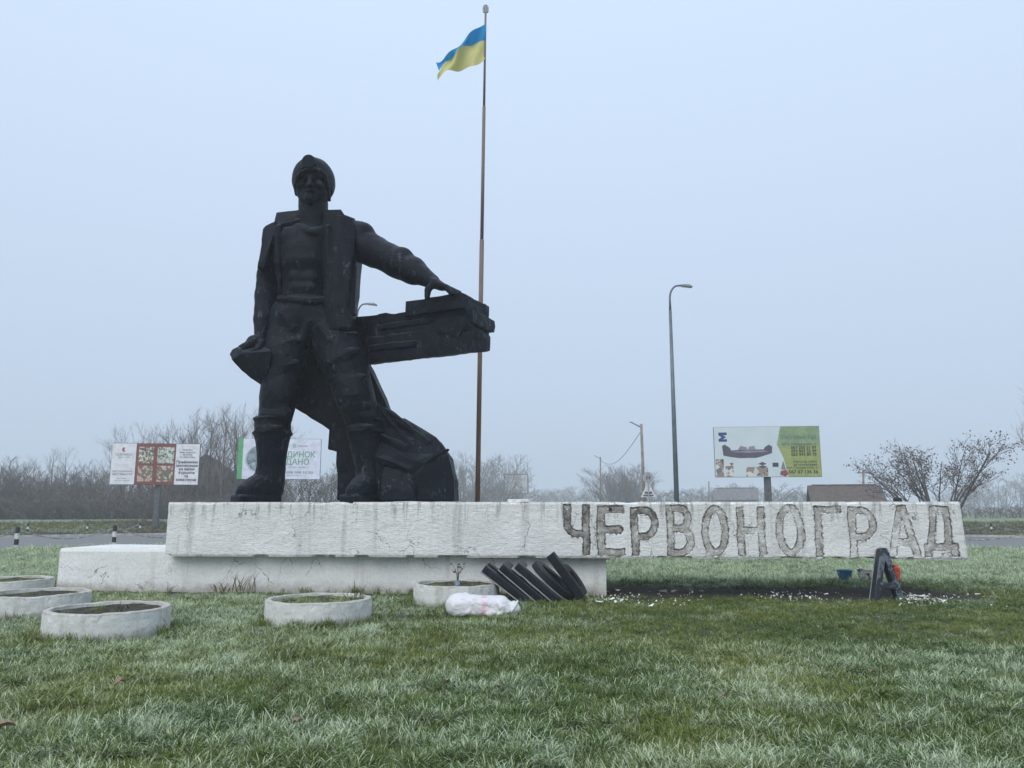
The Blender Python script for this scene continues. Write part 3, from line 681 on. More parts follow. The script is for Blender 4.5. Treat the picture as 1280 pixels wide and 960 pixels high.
for (x0, y0, x1, y1, yy, rr) in ((474, 508, 512, 556, 16.45, .07), (482, 512, 536, 553, 16.62, .07), (505, 526, 552, 560, 16.75, .07), (478, 575, 512, 588, 16.2, .07), (512, 588, 560, 562, 16.35, .07), (478, 545, 505, 560, 16.35, .06)):
    f.cone(P(x0, y0, yy), rr, P(x1, y1, yy), rr * .6, k=.12)
f.cone(P(478, 578, 16.1), .06, P(512, 592, 16.14), .05, k=.05, mode='cut'); f.cone(P(512, 592, 16.14), .05, P(522, 618, 16.1), .04, k=.05, mode='cut')
f.box((-3, 16.5, Z1 - .56), (9, 9, .54), k=0, mode='cut')
f.rough(.03, 2.6, 17); f.rough(.012, 8, 18)
f.build('boulder', BRONZE, statue, SO, .015)
# ------------------------------------------------------------------ round concrete planters
t = NT('planter_paint'); co = t.coord('World')
c, fine = grime(t, (.70, .71, .69), (.28, .26, .22), co)
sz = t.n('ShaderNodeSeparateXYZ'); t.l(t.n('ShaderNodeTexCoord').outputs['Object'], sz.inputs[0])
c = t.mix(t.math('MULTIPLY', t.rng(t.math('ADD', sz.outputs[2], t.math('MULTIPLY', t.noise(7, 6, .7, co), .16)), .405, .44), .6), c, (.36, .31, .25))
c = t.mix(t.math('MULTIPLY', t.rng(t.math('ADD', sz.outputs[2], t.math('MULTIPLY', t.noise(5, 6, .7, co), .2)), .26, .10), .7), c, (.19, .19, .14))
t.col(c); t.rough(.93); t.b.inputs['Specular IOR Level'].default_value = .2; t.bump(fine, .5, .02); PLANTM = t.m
t = NT('planter_soil'); co = t.coord('World'); n2 = t.noise(40, 5, .8, co)
t.col(t.mix(t.rng(t.noise(9, 5, .7, co), .4, .6), (.025, .022, .016), (.075, .075, .05))); t.rough(1); t.bump(n2, .9, .04); SOILM = t.m
PLANTERS = []
def planter(px, Y, label, seed, h=.36, ro=.78):
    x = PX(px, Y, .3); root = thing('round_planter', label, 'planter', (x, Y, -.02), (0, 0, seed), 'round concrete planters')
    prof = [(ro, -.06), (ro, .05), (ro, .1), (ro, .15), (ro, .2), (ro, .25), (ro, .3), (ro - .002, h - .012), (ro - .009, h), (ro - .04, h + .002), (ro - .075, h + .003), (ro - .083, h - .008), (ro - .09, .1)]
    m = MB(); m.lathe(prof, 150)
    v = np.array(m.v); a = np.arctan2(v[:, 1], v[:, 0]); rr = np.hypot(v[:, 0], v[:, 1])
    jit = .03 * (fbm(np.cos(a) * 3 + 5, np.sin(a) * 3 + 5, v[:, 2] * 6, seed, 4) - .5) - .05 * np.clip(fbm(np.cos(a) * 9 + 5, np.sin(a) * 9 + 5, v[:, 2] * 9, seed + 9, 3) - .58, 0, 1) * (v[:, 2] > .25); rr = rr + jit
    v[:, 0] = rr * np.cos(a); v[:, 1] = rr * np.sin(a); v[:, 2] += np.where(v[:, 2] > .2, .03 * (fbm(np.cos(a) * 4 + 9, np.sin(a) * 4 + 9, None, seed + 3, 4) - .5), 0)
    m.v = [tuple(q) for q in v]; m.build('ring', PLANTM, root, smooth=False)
    rs = np.linspace(0, ro - .07, 14)[1:]; n = 48; V = [(0, 0, h - .05)]; Fc = []
    for r_ in rs:
        for k_ in range(n):
            an = 2 * math.pi * k_ / n; V.append((r_ * math.cos(an), r_ * math.sin(an), h - .045 + .08 * (float(fbm(np.array([r_ * math.cos(an) * 4 + seed]), np.array([r_ * math.sin(an) * 4]), None, seed, 4)[0]) - .5)))
    for k_ in range(n): Fc.append((0, 1 + k_, 1 + (k_ + 1) % n))
    for i_ in range(len(rs) - 1):
        for k_ in range(n): Fc.append((1 + i_ * n + k_, 1 + (i_ + 1) * n + k_, 1 + (i_ + 1) * n + (k_ + 1) % n, 1 + i_ * n + (k_ + 1) % n))
    me = bpy.data.meshes.new('soil'); me.from_pydata(V, [], Fc); me.update(); link('soil', me, SOILM, root)
    PLANTERS.append((x, Y, ro, h)); return root
planter(136, 10.82, 'round whitewashed planter of bare soil with one dark rooty clod on it', 1)
planter(46, 12.75, 'round whitewashed planter between two other soil planters beside the plinth ledge', 2)
planter(10, 15.2, 'round whitewashed planter furthest from the white sack in the row of soil planters', 3)
planter(399, 11.95, 'round whitewashed planter full of grass standing alone on the frosty lawn', 4)
planter(571, 14.4, 'round whitewashed planter with a twig in a blue cup, behind the white sack', 5)

# ------------------------------------------------------------------ black box letters taken off the wall
t = NT('letter_paint'); co = t.coord('Object'); n1 = t.noise(3.2, 6, .7, co); n2 = t.noise(18, 5, .7, co)
pl = t.rng(t.math('ADD', t.math('MULTIPLY', n1, .8), t.math('MULTIPLY', n2, .25)), .52, .56)
sy = t.n('ShaderNodeSeparateXYZ'); t.l(t.n('ShaderNodeTexCoord').outputs['Object'], sy.inputs[0])
face = t.rng(sy.outputs[1], -.07, -.082)
t.col(t.mix(t.math('MULTIPLY', pl, t.math('ADD', t.math('MULTIPLY', face, .75), .12)), t.mix(n2, (.006, .009, .014), (.02, .026, .036)), (.13, .16, .19))); t.rough(.5); t.bump(n2, .25, .01); LETM = t.m
LETB = simple('letter_side_paint', (.008, .011, .017), .45, .4, 9, 0, .1)
letedge = simple('letter_back_rim', (.30, .31, .31), .7)
def box_letter(ch, label, M, h=.93, dep=.16, hw=None, grp=None, paint=None):
    gw = GLY[ch][0] * h; root = thing('metal_letter', label, 'letter', (0, 0, 0), (0, 0, 0), grp)
    f = Field((-gw / 2 - .06, -dep / 2 - .03, -.04), (gw / 2 + .06, dep / 2 + .03, h + .04), .0125)
    x, y, z = f.grid((slice(None),) * 3)
    X, Z = np.broadcast_arrays(x, z); d2 = glyph_sdf(ch, (X + gw / 2) / h, Z / h, hw or HW) * h - .012
    f.d = np.maximum(d2, np.abs(y) - dep / 2 + 0 * d2).astype(np.float32)
    f.d = np.ascontiguousarray(np.broadcast_to(f.d, f.n))
    f.build('letter_body', paint or LETM, root)
    e = Field((-gw / 2 - .06, dep / 2 - .02, -.04), (gw / 2 + .06, dep / 2 + .05, h + .04), .014)
    x, y, z = e.grid((slice(None),) * 3); X, Z = np.broadcast_arrays(x, z); d2 = glyph_sdf(ch, (X + gw / 2) / h, Z / h, hw or HW) * h - .014
    e.d = np.ascontiguousarray(np.broadcast_to(np.maximum(d2, np.abs(y - dep / 2 - .012) - .012), e.n).astype(np.float32))
    e.build('back_rim', LETB if ch == 'Р' else letedge, root)
    root.matrix_world = M; return root
def frame(o, u, wdir):
    """letter: z axis along u, x axis along wdir, standing at o"""
    z = Vector(u).normalized(); x = Vector(wdir); x = (x - z * x.dot(z)).normalized(); y = z.cross(x)
    return Matrix((( x.x, y.x, z.x, o[0]), (x.y, y.y, z.y, o[1]), (x.z, y.z, z.z, o[2]), (0, 0, 0, 1)))
g_ = 'black letters taken off the beam'
AY = 14.55
box_letter('А', 'peeling dark grey metal letter A leaning upright against the end of the beam', frame((PX(1107, AY, .4), AY, .0), (0.02, .10, 1), (1, .06, 0)), .94, .17, hw=.05, grp=g_)
for ch, pb, Yb, zb, u, wd, lab in (
    ('Н', 659, 14.25, .07, (-.80, .05, .60), (.16, .98, .02), 'black metal letter propped on the rim of the planter beside the white sack'),
    ('Е', 679, 14.3, .07, (-.77, .06, .63), (.26, .96, .02), 'black metal letter lying second in the leaning pile beside the white sack'),
    ('Г', 697, 14.35, .07, (-.76, .06, .64), (.16, .98, .02), 'black metal letter lying in the middle of the leaning pile against the base'),
    ('О', 716, 14.42, .07, (-.74, .06, .66), (.30, .95, .02), 'black metal letter under the topmost one of the leaning pile'),
    ('Р', 690, 14.62, .84, (.58, -.08, -.78), (.30, .95, .02), 'black metal letter on top of the leaning pile, its end sticking up highest')):
    box_letter(ch, lab, frame((PX(pb, Yb, zb), Yb, zb), u, wd), .93, .13, grp=g_, paint=LETB)

# ------------------------------------------------------------------ white sack
t = NT('woven_sack'); co = t.coord('Object'); n1 = t.noise(5, 5, .6, co)
sp = t.n('ShaderNodeSeparateXYZ'); t.l(co, sp.inputs[0])
band = t.math('MULTIPLY', t.rng(t.math('ABSOLUTE', t.math('SUBTRACT', t.math('ADD', sp.outputs[0], t.math('MULTIPLY', t.noise(6, 3, .5, co), .12)), .10)), .07, .03), t.rng(t.noise(9, 4, .6, co), .4, .6))
t.col(t.mix(t.math('MULTIPLY', band, .55), t.mix(n1, (.70, .69, .72), (.82, .81, .83)), (.75, .33, .42))); t.rough(.55)
wv = t.n('ShaderNodeTexWave'); wv.inputs['Scale'].default_value = 60; t.l(co, wv.inputs['Vector'])
t.bump(t.math('ADD', t.math('MULTIPLY', t.noise(9, 5, .65, co, .8), 1.0), t.math('MULTIPLY', wv.outputs['Fac'], .05)), .6, .05); SACKM = t.m
SY = 12.55; sxc = PX(603, SY, .2)
sack = thing('sack', 'white woven plastic sack with faded pink print lying in front of the black letters', 'sack', (sxc, SY, .0), (0, 0, -.04))
f = Field((-.68, -.42, -.05), (.68, .42, .52), .014)
f.cone((-.36, 0, .17), .19, (.28, 0, .16), .17, k=0, sy=1.25); f.box((-.05, 0, .17), (.42, .24, .155), k=.10, rd=.10); f.ell((-.40, .02, .2), (.18, .22, .2), k=.05)
f.cone((.25, 0, .16), .16, (.50, .0, .13), .10, k=.05, sy=1.2); f.cone((-.36, -.05, .33), .05, (-.28, .05, .36), .04, k=.06); f.ell((.50, 0, .14), (.07, .15, .14), k=.03)
for (x0, z0, x1, z1, y_) in ((-.3, .34, -.22, .10, -.24), (-.1, .33, .02, .12, -.24), (.1, .31, .14, .06, -.22), (.28, .28, .4, .1, -.18), (-.45, .22, -.3, .06, -.2), (-.05, .1, .3, .07, -.24)):
    f.cone((x0, y_ + .03, z0), .02, (x1, y_, z1), .03, k=.05)
for (x0, z0, x1, z1, y_) in ((-.2, .30, -.12, .08, -.27), (.04, .30, .08, .10, -.27), (.2, .28, .27, .1, -.24)):
    f.cone((x0, y_, z0), .02, (x1, y_, z1), .018, k=.05, mode='cut')
f.rough(.022, 6, 21); f.rough(.010, 16, 22)
f.build('sack_body', SACKM, sack); sack.scale = (1.0, 1.0, .86)
m = MB(); m.tube([(.50 + .055 * math.cos(a), .15 * math.sin(a), .15 + .13 * math.cos(a * 1.0) * .9) for a in np.linspace(0, 2 * math.pi, 15)], .018, 6); m.build('rolled_mouth', SACKM, sack, smooth=True)

# ------------------------------------------------------------------ buckets and canister under the beam
def bucket(px, Y, r, h, m, label, inner, tilt=0):
    root = thing('bucket', label, 'bucket', (PX(px, Y, .15), Y, .05), (tilt, tilt * .5, 0))
    b = MB(); b.lathe([(0, .0), (r * .78, 0), (r * .8, .01), (r, h - .02), (r + .012, h - .02), (r + .012, h), (r - .008, h), (r * .78, .02), (0, .02)], 28); b.build('shell', m, root, smooth=False)
    b = MB(); b.lathe([(r * .9, h * .55), (r * .5, h * .6), (0, h * .58)], 20); b.build('contents', inner, root)
    b = MB(); b.tube([(r * math.cos(a), -.03 - .5 * r * math.sin(a) , h - .02 - .10 * math.sin(a)) for a in np.linspace(0, math.pi, 11)], .005, 6); b.build('handle', simple('bucket_handle_wire', (.3, .3, .3), .5), root)
bucket(1056, 18.3, .165, .22, simple('blue_plastic', (.02, .10, .22), .45, .3, 14), 'blue plastic bucket on the frosty grass behind the beam', simple('bucket_dregs', (.03, .03, .03)))
t = NT('stained_white_plastic'); co = t.coord('Object')
t.col(t.mix(t.rng(t.noise(11, 4, .6, co), .52, .58), (.66, .63, .60), (.06, .05, .05))); t.rough(.5)
bucket(1081, 18.2, .165, .25, t.m, 'paint stained white plastic bucket beside the blue bucket', simple('bucket_paint', (.05, .05, .05)))
canm = simple('orange_plastic', (.78, .075, .025), .4, .15, 8)
can = thing('canister', 'bright orange plastic canister standing behind the leaning letter A', 'canister', (PX(1116, 18.0, .2), 18.0, .04), (0, .06, .3))
f = Field((-.2, -.16, -.03), (.2, .16, .46), .012); f.box((0, 0, .17), (.14, .09, .17), k=0, rd=.05); f.poly([(-.14, .30), (.10, .30), (.02, .385), (-.12, .385)], -.07, .07, k=.03, rd=.03)
f.poly([(-.09, .315), (.0, .315), (-.02, .35), (-.09, .35)], -.2, .2, k=.01, mode='cut'); f.cone((-.14, -.1, .1), .012, (.14, -.1, .1), .012, k=.02, mode='cut'); f.cone((-.14, -.1, .22), .012, (.14, -.1, .22), .012, k=.02, mode='cut')
f.build('shell', canm, can)
m = MB(); m.tube([(.085, 0, .32), (.10, 0, .37)], .03, 14); m.build('cap', simple('canister_cap', (.5, .04, .02), .5), can)

# ------------------------------------------------------------------ plaster debris
CHIPM = simple('plaster_chip', (.80, .80, .78), .95, .12, 20)
GREYM = simple('mortar_lump', (.20, .19, .18), .98, .3, 20)
def chip_mesh(seed):
    r_ = random.Random(seed); bm = bmesh.new()
    for _ in range(11):
        a = r_.uniform(0, 6.28); q = r_.uniform(.5, 1); bm.verts.new((q * math.cos(a), q * .8 * math.sin(a), r_.uniform(-.25, .3)))
    bmesh.ops.convex_hull(bm, input=bm.verts[:]); me = bpy.data.meshes.new('plaster_chip'); bm.to_mesh(me); bm.free(); me.materials.append(CHIPM); return me
CH = [chip_mesh(i_) for i_ in range(6)]
r_ = random.Random(5)
def debris_spot():
    q = r_.random()
    if q < .20: px, py = r_.gauss(772, 11), r_.gauss(743, 3.0)
    elif q < .32: px, py = r_.uniform(800, 870), r_.uniform(736, 752)
    elif q < .52: px, py = r_.gauss(995, 28), r_.gauss(741, 3.0)
    else: px, py = 1126 + abs(r_.gauss(0, 42)), r_.gauss(744, 3.6)
    Y = 1587. / (py - 637) * .985
    return PX(px, Y, 0), Y
for i_ in range(46):
    x, y = debris_spot(); s_ = .018 + .075 * r_.random()**2.6
    o = link('plaster_chip', CH[i_ % 6], None); o.location = (x, y, float(ground_z(x, y)) + s_ * .3 + .035); o.scale = (s_, s_ * .8, s_ * .5); o.rotation_euler = (r_.uniform(-.4, .4), r_.uniform(-.4, .4), r_.uniform(0, 6))
    tag(o, 'flat white plaster chip fallen on the grass below the lettered beam', 'plaster chip', 'plaster chips under the beam')
m = MB()
for i_ in range(380):
    x, y = debris_spot(); s_ = (.004 + .013 * r_.random()**2); x += r_.gauss(0, .15); y += r_.gauss(0, .08)
    m.box((x, y, float(ground_z(x, y)) + .04), (s_, s_ * .8, s_ * .5), Euler((r_.random(), r_.random(), r_.random() * 6)).to_matrix())
tag(m.build('plaster_crumbs', CHIPM), 'fine white plaster crumbs scattered on the earth below the beam', 'crumbs', kind='stuff')
for (px, py, s_) in ((862, 737.5, .17), (845, 739, .11), (829, 738, .09), (877, 738.5, .09)):
    Y = 1587. / (py - 637); me = CH[int(px) % 6].copy(); me.materials.clear(); me.materials.append(GREYM)
    o = link('mortar_lump', me, None, None, (PX(px, Y, 0), Y, .07), (.2, .1, px)); o.scale = (s_, s_, s_)
    tag(o, 'grey lump of mortar on the bare earth below the lettered beam', 'mortar lump', 'mortar lumps under the beam')
m = MB(); q = P(1125, 625, 15.2); m.tube([(q[0], 15.3, Z1 - .02), (q[0], 15.3, Z1 + .07), (q[0], 15.3, Z1 + .09)], [.085, .08, .03], 10)
tag(m.build('cable_stub', simple('black_rubber', (.012, .012, .013), .7), None, True), 'small black lump sitting on the top edge of the beam', 'lump')

# ------------------------------------------------------------------ weeds, twig, fallen leaves
def strap_leaves(n, L0, L1, wid, spread, seed, droop=1.0):
    r = random.Random(seed); V = []; Fc = []
    for _ in range(n):
        a = r.uniform(0, 6.28); L_ = r.uniform(L0, L1); tilt = r.uniform(.1, spread); p = Vector((r.gauss(0, .10), r.gauss(0, .05), 0)); side = Vector((-math.sin(a), math.cos(a), 0))
        ns = 6; b = len(V)
        for i_ in range(ns + 1):
            tt = i_ / ns; ww = wid * (1 - tt**2) * (.5 + min(tt * 3, 1) * .5)
            V.append(p - side * ww); V.append(p + side * ww)
            ang_ = tilt + droop * tt * tt * 1.4
            p = p + Vector((math.cos(a) * math.sin(ang_), math.sin(a) * math.sin(ang_), math.cos(ang_))) * (L_ / ns)
        for i_ in range(ns): Fc.append((b + 2 * i_, b + 2 * i_ + 1, b + 2 * i_ + 3, b + 2 * i_ + 2))
    me = bpy.data.meshes.new('leaves'); me.from_pydata([tuple(v) for v in V], [], Fc); me.update(); return me
t = NT('dry_strap_leaf'); co = t.coord('World'); t.col(t.mix(t.rng(t.noise(11, 3, .5, co), .4, .6), (.075, .095, .025), (.24, .21, .09))); t.rough(.7); STRAPM = t.m
def at_base(px, off): 
    q = WL + WDIR * wall_u(max(px, 211)); n_ = np.array([WDIR[1], -WDIR[0]]); return q + n_ * off
for px, n, L1, sd_, lab in ((284, 26, .42, 1, 'clump of half dry strap leaves bending flat at the foot of the plinth'), (309, 22, .60, 2, 'taller clump of yellowed strap leaves standing upright at the foot of the plinth')):
    q = at_base(px, .0); o = thing('strap_leaf_plant', lab, 'plant', (q[0], q[1], 0))
    link('leaves', strap_leaves(n, .25, L1, .012, 1.0 if sd_ == 1 else .6, sd_), STRAPM, o)
def planter_pt(i_, dx, dy): x, y, ro, h = PLANTERS[i_]; return (x + dx, y + dy, h - .06)
o = thing('weed', 'tuft of tall green weed growing at the rim of the grassy planter', 'weed', planter_pt(3, .45, .35)); link('leaves', strap_leaves(16, .12, .36, .009, .7, 5, .5), STRAPM, o)
o = thing('soil_clod', 'dark rooty clod lying on the bare soil of a round planter', 'clod', planter_pt(0, .12, .18))
me = chip_mesh(31); me.materials.clear(); me.materials.append(SOILM); q = link('clod', me, None, o); q.scale = (.10, .08, .12); tag(link('roots', strap_leaves(22, .05, .14, .005, 1.4, 9, .6), SOILM, o), kind='stuff')
o = thing('twig_in_cup', 'bare twig with a few dry leaves standing in a small blue cup in the planter', 'twig', planter_pt(4, .02, -.1))
m = MB(); m.lathe([(0, 0), (.045, 0), (.055, .09), (.048, .09), (.04, .02)], 16); m.build('cup', simple('blue_grey_cup', (.30, .36, .48), .5), o)
m = MB(); tw = random.Random(3)
for k_ in range(7):
    a = tw.uniform(0, 6.28); p0 = Vector((0, 0, .02)); p1 = p0 + Vector((.03 * math.cos(a), .03 * math.sin(a), .2)); p2 = p1 + Vector((.12 * math.cos(a), .06 * math.sin(a), tw.uniform(.05, .2)))
    m.tube([p0, p1, p2], [.007, .005, .003], 5)
m.build('stem', simple('twig_bark', (.10, .08, .06), .9), o)
m = MB()
for k_ in range(16):
    c_ = (tw.gauss(.03, .07), tw.gauss(0, .05), tw.uniform(.2, .40)); m.box(c_, (.018, .004, .014), Euler((tw.random() * 3, tw.random() * 3, 0)).to_matrix())
m.build('leaves', simple('dry_leaf_grey', (.16, .15, .11), .9), o)
LEAFM = simple('dead_leaf', (.26, .19, .14), .8, .25, 30)
def leaf_mesh(sd):
    r = random.Random(sd); n = 7; V = []; Fc = []
    for i_ in range(n + 1):
        tt = i_ / n; ww = .42 * math.sin(math.pi * min(1, tt * .96 + .04))**.8 * (1 + .3 * r.uniform(-1, 1)); zz = .25 * math.sin(tt * 3) + .1 * r.random()
        V += [(-ww, tt - .5, zz + .25 * r.random()), (0, tt - .5, zz - .12), (ww, tt - .5, zz + .3 * r.random())]
    for i_ in range(n): Fc += [(3 * i_, 3 * i_ + 1, 3 * i_ + 4, 3 * i_ + 3), (3 * i_ + 1, 3 * i_ + 2, 3 * i_ + 5, 3 * i_ + 4)]
    me = bpy.data.meshes.new('dead_leaf'); me.from_pydata(V, [], Fc); me.update(); me.materials.append(LEAFM); return me
LM = [leaf_mesh(i_) for i_ in range(3)]
for i_, (px, py, s_) in enumerate(((150, 857, .10), (371, 907, .085), (557, 855, .07), (7, 914, .12), (622, 861, .05), (300, 838, .05), (905, 872, .05), (1090, 842, .05))):
    b = (480 - py) / F; dz = math.sin(PITCH) + b * math.cos(PITCH); dyv = math.cos(PITCH) - b * math.sin(PITCH); Y = -(CAM_H - .07) * dyv / dz
    o = link('dead_leaf', LM[i_ % 3], None, None, (PX(px, Y, .05), Y, .085), (r_.uniform(-.5, .5), r_.uniform(-.5, .5), r_.uniform(0, 6))); o.scale = (s_, s_, s_)
    tag(o, 'curled brown dead leaf lying on the frosty grass', 'leaf', 'dead leaves on the lawn')
# ------------------------------------------------------------------ flagpole and flag
def gz(x, y): return float(ground_z(np.array([x]), np.array([y]))[0])
FY = 18.6
pb = np.array([PX(596.5, FY, 1.8), FY, 0]); pt = P(607, 16, FY); pd = (pt - P(597, 620, FY)); 
base = P(597, 620, FY); base = base - pd * ((base[2]) / pd[2])
def along(py):
    z = P(600, py, FY)[2]; return base + pd * ((z - base[2]) / pd[2])
t = NT('rusty_pole'); co = t.coord('Object'); sz = t.n('ShaderNodeSeparateXYZ'); t.l(co, sz.inputs[0])
n = t.noise(3, 5, .7, t.coord('Object', (4, 4, .6)))
t.col(t.mix(t.rng(t.math('ADD', t.math('MULTIPLY', sz.outputs[2], .07), t.math('MULTIPLY', n, .6)), .42, .95), t.mix(n, (.10, .045, .022), (.17, .10, .06)), t.mix(n, (.11, .075, .055), (.22, .18, .155)))); t.rough(.75); POLEM = t.m
fp = thing('flagpole', 'tall slender rusty steel flagpole in three sections standing behind the plinth', 'flagpole', tuple(base))
for (y0, y1, r0, r1) in ((None, 300, .060, .056), (300, 133, .044, .042), (133, 14, .032, .026)):
    a = base if y0 is None else along(y0 + 1); b = along(y1); m = MB(); m.tube([Vector(a - base), Vector(b - base)], [r0, r1], 12); m.build('pole_section', POLEM, fp, True)
fin = simple('grey_emblem', (.22, .22, .25), .6)
q = Vector(along(14) - base); m = MB()
prof = [(-.075, -.02), (-.06, -.045), (0, -.06), (.06, -.045), (.075, -.02), (.08, .10), (.055, .17), (.0, .20), (-.055, .17), (-.08, .10)]
m.prism([(x + q.x, z + q.z) for x, z in prof], q.y - .012, q.y + .012); fo = m.build('trident_emblem', fin, fp, bevel=.006)
m = MB()
for x0 in (-.045, 0, .045): m.tube([(q.x + x0, q.y - .018, q.z - .03), (q.x + x0, q.y - .018, q.z + .13)], .010, 6)
m.tube([(q.x - .045, q.y - .018, q.z - .02), (q.x, q.y - .018, q.z - .04), (q.x + .045, q.y - .018, q.z - .02)], .010, 6); m.build('trident_prongs', simple('emblem_light', (.5, .5, .55), .5), fo)
# flag cloth: hangs from the pole, swept to the left with a torn lower corner
ng, mg = 40, 24
T0, T1 = along(28), along(76); cloth = []
tl = P(545, 80, FY + .35); tr_ = P(554, 95, FY + .25)
topc = [P(608, 28, FY - .03), P(590, 40, FY - .12), P(573, 58, FY + .18), P(556, 70, FY + .05), P(545, 79, FY + .3)]
midc = [P(607, 51, FY - .03), P(592, 56.5, FY + .12), P(574, 60.0, FY - .10), P(562, 73, FY + .15), P(549, 91, FY + .2)]
botc = [P(606, 75, FY - .03), P(592, 83.5, FY - .12), P(574, 86.5, FY + .15), P(557, 91, FY - .05), P(545, 103, FY + .2)]
def spl(pts, tt):
    n_ = len(pts) - 1; x = min(tt * n_, n_ - 1e-6); i_ = int(x); f_ = x - i_
    p0, p1, p2, p3 = pts[max(i_ - 1, 0)], pts[i_], pts[i_ + 1], pts[min(i_ + 2, n_)]
    return .5 * (2 * p1 + (p2 - p0) * f_ + (2 * p0 - 5 * p1 + 4 * p2 - p3) * f_**2 + (3 * p1 - p0 - 3 * p2 + p3) * f_**3)
V = []
for i_ in range(ng + 1):
    tt = i_ / ng; a, b, c_ = spl(topc, tt), spl(midc, tt), spl(botc, tt)
    for j_ in range(mg + 1):
        s_ = j_ / mg; p = a * (1 - s_ * 2) + b * s_ * 2 if s_ < .5 else b * (2 - s_ * 2) + c_ * (s_ * 2 - 1)
        p = p + np.array([0, .09 * math.sin(tt * 9 + s_ * 4) * tt + .05 * math.sin(tt * 17 - s_ * 7), .02 * math.sin(tt * 8)]); V.append(p - T0)
Fb = []; Fy = []
for i_ in range(ng):
    for j_ in range(mg):
        if i_ > ng - 5 and 13 <= j_ <= 17 and (i_ + j_) % 7 != 0: continue
        if i_ > ng - 3 and j_ > 20: continue
        (Fb if j_ < mg // 2 else Fy).append((i_ * (mg + 1) + j_, (i_ + 1) * (mg + 1) + j_, (i_ + 1) * (mg + 1) + j_ + 1, i_ * (mg + 1) + j_ + 1))
def cloth_mat(name, c):
    t = NT(name); co = t.coord('Object'); n = t.noise(6, 4, .6, co); t.col(t.mix(n, tuple(x * .85 for x in c), tuple(min(1, x * 1.12) for x in c))); t.rough(.8)
    tr = t.n('ShaderNodeBsdfTranslucent'); t.setv(tr.inputs[0], c); mxs = t.n('ShaderNodeMixShader'); mxs.inputs[0].default_value = .35; t.l(t.b.outputs[0], mxs.inputs[1]); t.l(tr.outputs[0], mxs.inputs[2]); t.l(mxs.outputs[0], t.out.inputs[0]); return t.m
flag = thing('flag', 'small torn blue and yellow flag flying from the top of the flagpole', 'flag', tuple(T0))
for nm, fs, m_ in (('blue_half', Fb, cloth_mat('flag_blue', (.03, .30, .62))), ('yellow_half', Fy, cloth_mat('flag_yellow', (.66, .62, .26)))):
    me = bpy.data.meshes.new(nm); me.from_pydata([tuple(v) for v in V], [], fs); me.update(); me.polygons.foreach_set('use_smooth', [True] * len(fs))
    bm = bmesh.new(); bm.from_mesh(me); bmesh.ops.delete(bm, geom=[v for v in bm.verts if not v.link_faces], context='VERTS'); bm.to_mesh(me); bm.free(); link(nm, me, m_, flag)

# ------------------------------------------------------------------ street lamps
LAMPM = simple('lamp_steel', (.13, .16, .18), .5, .2, 2, .3)
HEADM = simple('lamp_head_grey', (.30, .31, .32), .5)
def street_lamp(px, py_top, Y, label, r0=.11):
    x0 = PX(px, Y, 1); top = P(px, py_top, Y)[2]; z0 = gz(x0, Y)
    root = thing('street_lamp', label, 'street lamp', (x0, Y, z0), group='street lamps round the junction'); H = top - z0
    m = MB(); m.tube([(0, 0, 0), (0, 0, H * .5), (0, 0, H - 1.1)], [r0, r0 * .8, r0 * .55], 12); m.build('pole', LAMPM, root, True)
    m = MB(); m.tube([(0, 0, H - 1.15)] + [(.34 - .34 * math.cos(a), 0, H - .62 + .58 * math.sin(a)) for a in np.linspace(0, math.pi / 2, 9)] + [(.52, 0, H - .03)], [r0 * .5] + [r0 * .36] * 10, 8); m.build('arm', LAMPM, root, True)
    m = MB(); m.box((.55, 0, H - .04), (.05, .05, .055)); m.prism([(.57, H - .075), (.94, H - .115), (.96, H - .09), (.80, H + .0), (.58, H + .0)], -.12, .12)
    m.build('lamp_head', HEADM, root, bevel=.01)
    return root
street_lamp(847, 356, 31.0, 'tall curved steel street lamp standing clear between the sign post and the green billboard')
street_lamp(438, 379, 36.5, 'curved steel street lamp standing beyond the statue and the coal block')

# ------------------------------------------------------------------ utility poles and wire
WOODM = simple('grey_weathered_pole', (.22, .19, .16), .9, .3, 3)
def utility_pole(pxt, pyt, pxb, Y, label, r=.13, arm=True, cross=False):
    tp = P(pxt, pyt, Y); bx = PX(pxb, Y, 1.5); z0 = gz(bx, Y)
    root = thing('utility_pole', label, 'utility pole', (bx, Y, z0), group='utility poles in the fog')
    d = Vector(tp) - Vector((bx, Y, z0)); m = MB(); m.tube([(0, 0, -.1), d], [r, r * .7], 10); m.build('pole', WOODM, root, True)
    if arm: m = MB(); m.tube([d - Vector((0, 0, .25)), d + Vector((-.72, 0, .12))], [.05, .035], 6); m.box(tuple(d + Vector((-.75, 0, .13))), (.10, .05, .03)); m.build('lamp_arm', LAMPM, root)
    if cross: m = MB(); m.box(tuple(d - Vector((0, 0, .25))), (.65, .05, .06)); m.build('crossarm', WOODM, root)
    return Vector((tp[0], Y, tp[2]))
a = utility_pole(801.5, 530, 806, 56, 'weathered pole with short lamp arm beside the round road sign')
b = utility_pole(750.5, 571, 750.5, 105, 'thin faint pole at the edge of the far round bush')
utility_pole(1079, 588, 1079, 78, 'pole with crossarm rising behind the long grey roof', .14, False, True)
utility_pole(886, 602, 886, 95, 'short far post standing in the low hedge', .10, False, False)
m = MB(); pts = [a.lerp(b, k_ / 16) + Vector((0, 0, -.5 - 2.2 * math.sin(math.pi * k_ / 16) * .6 + .0)) for k_ in range(17)]; pts[0] = a - Vector((0, 0, .5)); pts[-1] = b - Vector((0, 0, .3))
m.tube(pts, .022, 5); tag(m.build('overhead_wire', simple('black_wire', (.03, .03, .03), .6)), 'single sagging wire between the weathered pole and the far thin pole', 'wire')

